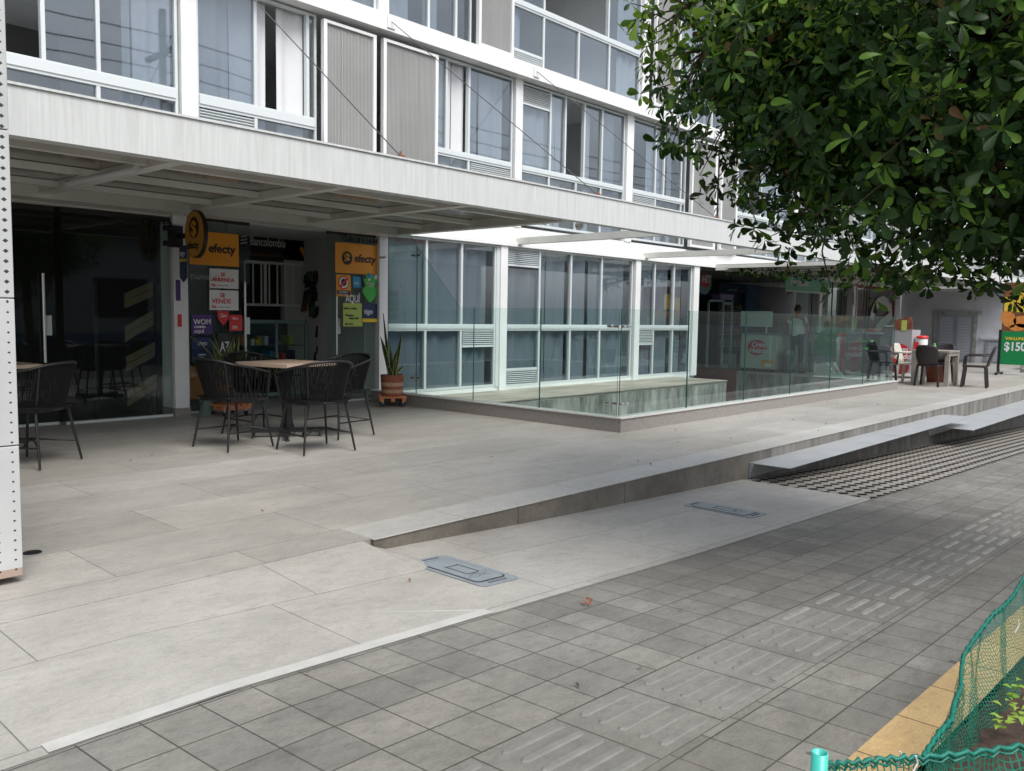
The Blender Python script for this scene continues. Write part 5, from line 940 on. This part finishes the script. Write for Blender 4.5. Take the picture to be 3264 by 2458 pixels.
person((20.75, 7.35, 0), 1.9, 'seated person in dark clothes with bright green reflective bands, half hidden by a chair', sit, M_darkcloth, M_darkcloth, 0., vest=mat('hi_vis_green', (.12, .55, .10), .5))
for p_, l2 in (((20.88, 8.68, 0), 'dark stool under the seated person in the dark T-shirt'), ((20.70, 7.30, 0), 'dark stool under the person with green reflective bands')):
    t = thing('stool', l2, 'stool', p_); b = MB(); b.lathe([(0, .41), (.16, .41), (.17, .43), (.16, .445), (0, .445)], p_, 18); b.build('seat', M_black, t)
    for k in range(4): a = PI/4+k*PI/2; MB().tube([(p_[0]+.12*math.cos(a), p_[1]+.12*math.sin(a), .41), (p_[0]+.17*math.cos(a), p_[1]+.17*math.sin(a), 0)], .011, 6).build('leg', M_black, t)
# ================================================================== STREET TREE
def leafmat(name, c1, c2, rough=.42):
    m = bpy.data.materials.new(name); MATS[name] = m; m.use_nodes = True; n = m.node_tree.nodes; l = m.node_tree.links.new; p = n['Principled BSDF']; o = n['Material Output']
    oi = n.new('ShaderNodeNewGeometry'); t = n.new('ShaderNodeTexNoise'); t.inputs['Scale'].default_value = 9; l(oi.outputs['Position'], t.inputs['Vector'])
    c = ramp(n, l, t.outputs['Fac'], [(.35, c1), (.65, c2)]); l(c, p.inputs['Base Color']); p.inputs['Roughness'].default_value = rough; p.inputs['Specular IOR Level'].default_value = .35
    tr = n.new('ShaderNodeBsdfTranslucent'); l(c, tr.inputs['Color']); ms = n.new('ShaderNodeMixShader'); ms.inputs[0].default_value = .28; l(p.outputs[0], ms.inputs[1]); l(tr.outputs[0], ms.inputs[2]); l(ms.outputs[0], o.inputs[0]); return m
M_lf = [leafmat('leaf_deep_shaded', (.014, .045, .008), (.030, .080, .012)), leafmat('leaf_mid', (.09, .20, .02), (.14, .27, .035)), leafmat('leaf_fresh_lit', (.24, .42, .05), (.36, .52, .09)), leafmat('leaf_old', (.15, .13, .05), (.20, .09, .04))]  # deep and fresh tints also carry the crown's painted shade and light
LR = [(0, .02), (.22, .11), (.48, .27), (.72, .40), (.90, .34), (1.0, .10)]
class Leaves:
    def __init__(s): s.v = []; s.f = []; s.m = []
    def leaf(s, p, d, up, L_, W_, mi, curl=.25):
        d = d.normalized(); sd_ = d.cross(up); sd_ = sd_.normalized() if sd_.length > 1e-4 else d.orthogonal().normalized(); nn = sd_.cross(d); b = len(s.v); wob = random.uniform(-.06, .06)
        for t, w_ in LR:
            c = p+d*L_*t-nn*L_*curl*t*t+sd_*L_*wob*t*t; jw = w_*W_*random.uniform(.92, 1.08)
            s.v += [c-sd_*jw+nn*jw*.28, c, c+sd_*jw+nn*jw*.28]
        for i in range(len(LR)-1):
            for k in (0, 1): s.f.append((b+3*i+k, b+3*i+k+1, b+3*i+k+4, b+3*i+k+3)); s.m.append(mi)
    def rosette(s, p, ax, size, mis, n=None):
        ax = ax.normalized(); o_ = ax.orthogonal().normalized(); q = ax.cross(o_); n = n or random.randint(5, 8); a0 = random.random()*6
        for k in range(n):
            a = a0+2.4*k+random.gauss(0, .25); el = random.uniform(-.1, 1.1); d = (o_*math.cos(a)+q*math.sin(a))*math.cos(el)+ax*math.sin(el)-Vector((0, 0, .22)); L_ = size*random.uniform(.55, 1.2)
            s.leaf(p+d*.01, d, ax+Vector((0, 0, .4)), L_, L_*random.uniform(.40, .62), random.choice(mis), random.uniform(-.05, .5))
    def build(s, name, parent):
        me = bpy.data.meshes.new(name); me.from_pydata([tuple(q) for q in s.v], [], s.f)
        for m in M_lf: me.materials.append(m)
        me.polygons.foreach_set('material_index', s.m); me.polygons.foreach_set('use_smooth', [True]*len(s.f)); me.update(); o = bpy.data.objects.new(name, me); C.objects.link(o); o.parent = parent
        if parent is not None: o.location = -wl(parent)
        return o
random.seed(21)
TX, TYY = 6.4, .15
TR = thing('street_tree', 'broad-leaved street tree whose dense crown hangs into the upper right of the view', 'tree', (TX, TYY, zg(TX)))
def rp(x, y, d): r_ = ray(x, y); return EYE+r_.normalized()*d
def offs(x, y, d): return rp(x, y, d)
S1 = (rp(3270, -170, 5.9), 2.12, 2.12, 1.95); S2 = (rp(2830, 170, 5.8), .98, .98, .92); S3 = (rp(3310, 290, 5.6), .95, .95, .93); S4 = (rp(2560, 130, 5.8), .62, .62, .62); S5 = (rp(2640, 340, 5.9), .56, .56, .46)
ELL = [S1, S2, S3, S4, S5]
def inside(p, k=1.):
    return min(((p-e[0]).x/e[1])**2+((p-e[0]).y/e[2])**2+((p-e[0]).z/e[3])**2 for e in ELL) < k*k
LV = Leaves(); tips = []
def nz(p): return noise.noise(p*2.2)
for e, cnt in zip(ELL, (6200, 1350, 1200, 700, 620)):
    for _ in range(cnt):
        v = Vector((random.gauss(0, 1), random.gauss(0, 1), random.gauss(0, 1))).normalized(); r_ = random.uniform(.30, 1.0)**.40
        bump_ = 1+.16*noise.noise(v*3.1+e[0])+.10*noise.noise(v*7+e[0]); q = Vector((v.x*e[1], v.y*e[2], v.z*e[3]))*r_*bump_; p = e[0]+q
        if p.z < 1.25: continue
        vis = (p-EYE).dot(_f) > 0
        if (p-EYE).length < 3.3: continue
        out = (v*.8+Vector((0, 0, .35))+Vector((random.gauss(0, .3), random.gauss(0, .3), random.gauss(0, .3))))
        q_ = noise.noise(p*1.6)
        if r_ > .84: mis = ([2, 2, 1, 2] if q_ > -.05 else [1, 0, 1, 2]) if v.z > -.35 else [0, 1, 0, 0, 0]  # light painted in: outer upper leaves paler, underside and core darker
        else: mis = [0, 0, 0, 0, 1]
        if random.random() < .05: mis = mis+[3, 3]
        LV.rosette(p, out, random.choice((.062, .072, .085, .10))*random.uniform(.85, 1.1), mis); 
        if random.random() < .10: tips.append((p, e))
# sprigs reaching out on the left and hanging below
sprigs = [(2010, 10, 5.0), (2030, 60, 5.0), (1995, 110, 5.1), (2060, 130, 5.0), (2100, 200, 5.0), (2120, 260, 5.1), (2075, 40, 5.0), (2150, 330, 5.0), (2100, 455, 5.2), (2140, 470, 5.1), (2190, 420, 5.0), (2230, 560, 5.1), (2250, 620, 5.1), (2320, 690, 5.2), (2455, 765, 5.2), (2500, 790, 5.3), (2545, 815, 5.1), (2560, 740, 5.2), (2640, 700, 5.2), (2810, 800, 5.2), (2825, 860, 5.1), (2750, 750, 5.1), (2900, 730, 5.2), (3010, 840, 5.0), (3060, 870, 5.0), (3160, 880, 4.8), (3240, 900, 4.6), (3215, 930, 4.6), (2960, 790, 5.2), (2380, 700, 5.2), (2040, 300, 5.2)]
for x, y, d in sprigs:
    d += .75; p = rp(x, y-(95 if y > 650 else 0), d); LV.rosette(p, Vector((random.gauss(0, .4), random.gauss(0, .4), -.2+random.random()*.6)), .105, [1, 2, 1, 0] if y < 450 else [0, 1, 0], 6); tips.append((p, None))  # upper sprigs coloured lighter, lower ones darker, as painted light
LV.build('crown', TR)
M_bark = mat('grey_brown_bark', (.13, .09, .06), .85, var=(.07, .05, .035), vscale=12, bump=.5, stretch=(1, 1, .3))
hub = Vector((TX-.05, TYY+.1, 1.75)); MB().tube([(TX, TYY, zg(TX)-.1), (TX+.03, TYY+.02, .5), (TX-.03, TYY+.05, 1.2), hub], [.12, .10, .09, .085], 12).build('trunk', M_bark, TR)
limbs = [[hub, rp(3100, 620, 5.8), rp(2980, 400, 5.7), rp(3080, 300, 5.6), rp(3160, 120, 5.5)], [hub, rp(3050, 560, 6.0), rp(2780, 480, 5.9), rp(2500, 330, 5.8), rp(2250, 160, 5.8)], [hub, hub+Vector((-.2, .4, .7)), rp(2900, -200, 6.0), rp(2500, -100, 5.9), rp(2200, 20, 5.8)], [hub, hub+Vector((.1, .5, .9)), hub+Vector((-.1, 1.1, 1.9)), hub+Vector((-.3, 1.4, 2.8))], [hub, rp(3120, 700, 6.1), rp(2850, 620, 6.1), rp(2650, 640, 6.0)]]
lp = []
for k, lm in enumerate(limbs):
    pts_ = []
    for i in range(len(lm)-1):
        for j in range(5): t_ = j/5; pts_.append(lm[i].lerp(lm[i+1], t_)+Vector((noise.noise(lm[i]*3+Vector((j, k, 0))), noise.noise(lm[i]*5+Vector((k, j, 1))), noise.noise(lm[i]*4+Vector((1, j, k)))))*.05)
    pts_.append(lm[-1]); MB().tube(pts_, [.045*(1-i/len(pts_))+.008 for i in range(len(pts_))], 8).build('branch', M_bark, TR); lp += pts_[4:]
b = MB()
for p, e in tips:
    q = min(lp, key=lambda a_: (a_-p).length); 
    if (q-p).length > 1.6: q = p+(q-p).normalized()*.7
    md = (p+q)/2+Vector((random.gauss(0, .04), random.gauss(0, .04), random.gauss(0, .04)-.03)); b.tube([q, md, p], [.008, .005, .0028], 5, cap=False)
b.build('twigs', M_bark, TR)
# vine garland under the far canopy
VG = thing('vine_garland', 'thin leafy vine garland sagging under the far canopy', 'vine', (18.2, 9, 2.4)); LV = Leaves(); b = MB(); random.seed(5)
for off in (0, 14, -8):
    pp = [at_x(2290, 852+off*.3, 18.6), at_x(2400, 860+off, 18.3), at_x(2520, 868+off, 18.2), at_x(2650, 862+off, 18.2), at_x(2760, 880+off, 18.3), at_x(2850, 884+off, 18.8), at_x(2990, 893+off*.5, 19.8)]; b.tube(pp, .006, 5)
    for i in range(len(pp)-1):
        for k in range(26): 
            p = pp[i].lerp(pp[i+1], random.random())+Vector((random.gauss(0, .03), random.gauss(0, .05), random.gauss(-.03, .045))); LV.leaf(p, Vector((random.gauss(0, 1), random.gauss(0, 1), -.6)), Vector((random.gauss(0, 1), random.gauss(0, 1), 1)), random.uniform(.07, .12), random.uniform(.07, .10), random.choice([0, 0, 1]), .2)
b.build('stem', M_bark, VG); LV.build('leaves', VG)

# ================================================================== GREEN NETTING ROUND THE BED
m_net, n, l, p = nodes_of('green_netting'); o = n['Material Output']
uv = n.new('ShaderNodeUVMap'); s_ = n.new('ShaderNodeSeparateXYZ'); l(uv.outputs[0], s_.inputs[0])
fu = math_(n, l, 'ABSOLUTE', math_(n, l, 'SUBTRACT', math_(n, l, 'FRACT', s_.outputs[0]), .5)); fv = math_(n, l, 'ABSOLUTE', math_(n, l, 'SUBTRACT', math_(n, l, 'FRACT', s_.outputs[1]), .5))
hit = math_(n, l, 'MAXIMUM', math_(n, l, 'GREATER_THAN', fu, .385), math_(n, l, 'GREATER_THAN', fv, .42))
p.inputs['Base Color'].default_value = (.003, .155, .10, 1); p.inputs['Roughness'].default_value = .5; tr = n.new('ShaderNodeBsdfTransparent'); ms = n.new('ShaderNodeMixShader'); l(hit, ms.inputs[0]); l(tr.outputs[0], ms.inputs[1]); l(p.outputs[0], ms.inputs[2]); l(ms.outputs[0], o.inputs[0])
M_rim = mat('teal_net_hem', (.004, .19, .135), .55, var=(.002, .10, .075), vscale=60)
def net(name, lab, top, bot, cell, rows):
    t = thing(name, lab, 'netting', top[0]); v = []; f = []; uvs = []; acc = [0]; sub = 8; T, B = [], []
    for i in range(len(top)-1):
        for j in range(sub): T.append(top[i].lerp(top[i+1], j/sub)); B.append(bot[i].lerp(bot[i+1], j/sub))
    T.append(top[-1]); B.append(bot[-1]); T = [q+Vector((0, 0, .006*math.sin(i*2.3))) for i, q in enumerate(T)]
    for i in range(1, len(T)): acc.append(acc[-1]+(T[i]-T[i-1]).length)
    R = 8
    for i in range(len(T)):
        nrm = (T[min(i+1, len(T)-1)]-T[max(i-1, 0)]).cross(Vector((0, 0, 1))).normalized()
        for r in range(R+1): q = T[i].lerp(B[i], r/R)+nrm*(.022*math.sin(acc[i]*13+r*.5)*math.sin(PI*r/R)+.012*math.sin(acc[i]*31+r)); v.append(tuple(q))
    for i in range(len(T)-1):
        for r in range(R): f.append((i*(R+1)+r, (i+1)*(R+1)+r, (i+1)*(R+1)+r+1, i*(R+1)+r+1)); H = (T[i]-B[i]).length; uvs += [(acc[i]/cell, H*r/R/cell), (acc[i+1]/cell, H*r/R/cell), (acc[i+1]/cell, H*(r+1)/R/cell), (acc[i]/cell, H*(r+1)/R/cell)]
    me = bpy.data.meshes.new('mesh_panel'); me.from_pydata(v, [], f); me.materials.append(m_net); ul = me.uv_layers.new(name='UVMap')
    for q, c_ in zip(ul.data, uvs): q.uv = c_
    for q in me.polygons: q.use_smooth = True
    ob = bpy.data.objects.new('mesh_panel', me); C.objects.link(ob); ob.parent = t; ob.location = -wl(t)
    b = MB(); b.smooth = True; b.tube(T, [.0062+.0012*math.sin(i*2.9) for i in range(len(T))], 7)
    b.tube([q-Vector((0, 0, .013)) for q in T], .0035, 5); b.build('hem_rope', M_rim, t); return t
cn = Vector((2.13, .585, .262))
top = [cn]+[rp(2400+u/2.353, 1750+v/2.353, 1) for u, v in ()]
def nz_(u, v, z): return at_z(2400+u/2.353, 1750+v/2.353, z)
far = [nz_(1275, 1562, .262), nz_(1380, 1400, .262), nz_(1490, 1280, .25), nz_(1510, 1150, .25), nz_(1560, 1040, .22), nz_(1560, 930, .20), nz_(1580, 790, .20), nz_(1690, 630, .21), nz_(1800, 490, .21), nz_(1890, 420, .19), nz_(1965, 330, .20), nz_(2030, 215, .20), Vector((4.6, .74, .18)), Vector((5.4, .74, .16)), Vector((6.4, .74, .12))]
botf = [Vector((max(2.05, q.x+.05), .70-.10*(i < 3)*(3-i)/3-.03, zg(q.x)-.03)) for i, q in enumerate(far)]
net('green_net', 'long green safety net sagging along the yellow paving edge', far, botf, .0125, 30)
pipe = nz_(500, 1560, .26); front = [pipe+Vector((.02, -.015, -.02)), nz_(760, 1600, .255), nz_(1000, 1572, .26), nz_(1270, 1562, .262), nz_(1650, 1525, .262), nz_(2033, 1475, .262), Vector((2.75, .15, .26)), Vector((3.0, -.2, .26))]
botr = [Vector((q.x+.03, q.y-.02, zg(q.x)-.03)) for q in front]
net('green_net', 'short green safety net in the bottom right corner, tied to the turquoise pipe', front, botr, .0175, 20)
b = MB(); b.smooth = True; b.lathe([(.0195, -.4), (.0195, 0), (.0165, 0), (.0165, -.2)], (pipe.x, pipe.y, pipe.z+.012), 20); tag(b.build('pipe_post', mat('turquoise_pvc', (.06, .50, .42), .35)), 'turquoise plastic pipe post at the bottom edge holding the net', 'post')
for q, lb in ():
    b = MB(); b.lathe([(.014, -.25), (.014, .02), (0, .02)], (q.x+.02, q.y-.03, q.z), 12); tag(b.build('pipe_post', mat('turquoise_pvc', (.06, .50, .42))), lb, 'post')
for i, (u, v) in enumerate(((1100, 1578), (1215, 1610), (1985, 570))):
    q = nz_(u, v, .25 if i < 2 else .19); tag(MB().tube([q+Vector((0, 0, .02)), q+Vector((.006, -.004, -.0)), q+Vector((-.006, .006, -.03))], .0022, 5).build('cable_tie', M_paper), ['white cable tie knotted on the net hem left of the corner', 'white cable tie lying loose over the hem near the corner', 'white cable tie on the far stretch of the net'][i], 'cable tie')
sd_l = ['yellow-green seedling in the soil just behind the net corner', 'small green seedling below the brightest one', 'small green seedling near the right edge, over the soil', 'tiny seedling farther along the bed', 'seedling deepest in the planting bed']
for i, (u, v) in enumerate(((1920, 1290), (1850, 1390), (1985, 1360), (2010, 1130), (1960, 1180))):
    q = at_z(2400+u/2.353, 1750+v/2.353, -.05); t = thing('seedling', sd_l[i], 'plant', q, group='seedlings in the planting bed'); LV = Leaves(); random.seed(i)
    for k in range(7): LV.leaf(q+Vector((random.gauss(0, .012), random.gauss(0, .012), .01+.01*k)), Vector((random.gauss(0, 1), random.gauss(0, 1), .5)), Vector((0, 0, 1)), .032, .028, 2, .3)
    LV.build('leaves', t)
# fallen leaves
random.seed(3)
def fallen(x, y, z, s_, rz, mi):
    LV = Leaves(); LV.leaf(Vector((0, 0, .004)), Vector((1, 0, .15)), Vector((0, 0, 1)), s_, s_*.5, mi, -.1); return LV
pro = []
for mi in (0, 1):
    LV = Leaves(); LV.leaf(Vector((0, 0, .003)), Vector((1, 0, .12)), Vector((0, .1, 1)), 1, .45, 0, -.2); o = LV.build('fallen_leaf', None); o.data.materials.clear()
    for _ in range(4): o.data.materials.append(mat('dry_dark_leaf', (.05, .04, .03), .8) if mi == 0 else mat('dry_brown_leaf', (.20, .09, .04), .8))
    pro.append(o)
spots = []
for _ in range(34):
    x = random.uniform(2.5, 15); y = random.uniform(3.9, 8.5)
    if 7.8 < x and y > 5.4: y = random.uniform(3.9, 5.3)
    spots.append((x, y, .004, random.uniform(.02, .05)))
for _ in range(16): x = random.uniform(1.5, 8); y = random.uniform(1.0, 3.7); spots.append((x, y, (zr(x, y) if y > KY else zg(x))+.006, random.uniform(.012, .035)))
first = [True, True]
for i, (x, y, z, s_) in enumerate(spots):
    k = i % 2; o = pro[k] if first[k] else pro[k].copy()
    if not first[k]: C.objects.link(o)
    first[k] = False; o.location = (x, y, z); o.scale = (s_,)*3; o.rotation_euler = (0, 0, random.random()*6); tag(o, 'small dry brown leaf scrap lying on the paving' if k else 'small dark dry leaf scrap lying on the paving', 'leaf', 'dry leaf scraps on the paving')
t = thing('crumpled_leaf', 'orange crumpled dry leaf cluster on the grey pavers near the joint', 'leaf', (3.16, 2.377, zg(3.16))); LV = Leaves()
for k in range(7): LV.leaf(Vector((3.16, 2.377, zg(3.16)+.008))+Vector((random.gauss(0, .006), random.gauss(0, .006), .003*k)), Vector((random.gauss(0, 1), random.gauss(0, 1), .5)), Vector((random.gauss(0, .5), 0, 1)), .024, .018, 0, .5)
o = LV.build('leaf', t); o.data.materials.clear()
for _ in range(4): o.data.materials.append(mat('orange_dry_leaf', (.26, .07, .025), .8))

# ================================================================== ACROSS THE STREET (seen mirrored in the windows)
HS = thing('street_house', 'white house with red tiled roof across the street, seen only mirrored in the windows', 'building', (10, -13, 0))
MB().box(-6, 9, -19, -13, -1, 3.4).build('wall', mat('house_wall', (.55, .54, .50), .8), HS); MB().prism([(-6.5, -19, 3.4), (-6.5, -12.3, 3.35), (-6.5, -16, 5.0)], (16, 0, 0)).build('roof', mat('red_tile', (.22, .09, .06), .8, var=(.14, .06, .045), vscale=3), HS)
MB().box(0, 2, -13.02, -12.98, 0, 2.4).build('door', M_dark, HS); MB().box(4, 7, -13.02, -12.98, .9, 2.2).build('window', M_dark, HS)
HS2 = thing('street_house', 'grey plastered house with a blue base across the street, seen only mirrored in the windows', 'building', (20, -13, 0))
MB().box(9.5, 34, -20, -13.5, .4, 4.2).build('wall', mat('house_wall2', (.42, .42, .42), .8), HS2); MB().box(9.5, 34, -20, -13.48, -1.5, .4).build('base_band', mat('blue_base', (.10, .16, .28), .7), HS2); MB().prism([(9, -20, 4.2), (9, -12.9, 4.15), (9, -17, 5.6)], (26, 0, 0)).build('roof', mat('red_tile', (.22, .09, .06), .8), HS2)
for x in (13, 19, 26): MB().box(x, x+2, -13.52, -13.46, 1.0, 2.5).build('window', M_dark, HS2)
UP_ = thing('utility_pole', 'concrete utility pole with crossarm across the street, seen only mirrored in the windows', 'pole', (11, -3, 0)); MB().tube([(11, -3.2, -1), (11, -3.2, 9.5)], [.16, .10], 12).build('pole', M_conc, UP_); MB().box(10.93, 11.07, -4.2, -2.2, 8.3, 8.42).box(10.93, 11.07, -3.9, -2.5, 7.3, 7.38).build('crossarm', M_dark, UP_)
b = MB(); b.lathe([(0, 0), (.22, 0), (.24, .7), (0, .75)], (11, -2.75, 6.2), 14); b.build('transformer', mat('transformer_grey', (.2, .2, .2), .6), UP_)
for k, (yy, zz, lb) in enumerate(((-2.4, 8.6, 'upper overhead power wire above the street'), (-3.1, 8.3, 'middle overhead power wire above the street'), (-3.9, 8.1, 'lower overhead power wire above the street'))):
    pp = [(x, yy, zz-.35+.35*abs(math.sin((x-11)/30*PI))**0+.9*((((x-11) % 30)/30-.5)**2*4-1)*.5) for x in range(-40, 75, 3)]; tag(MB().tube(pp, .018, 5).build('power_wire', M_black), lb, 'wire', 'overhead power wires across the street')
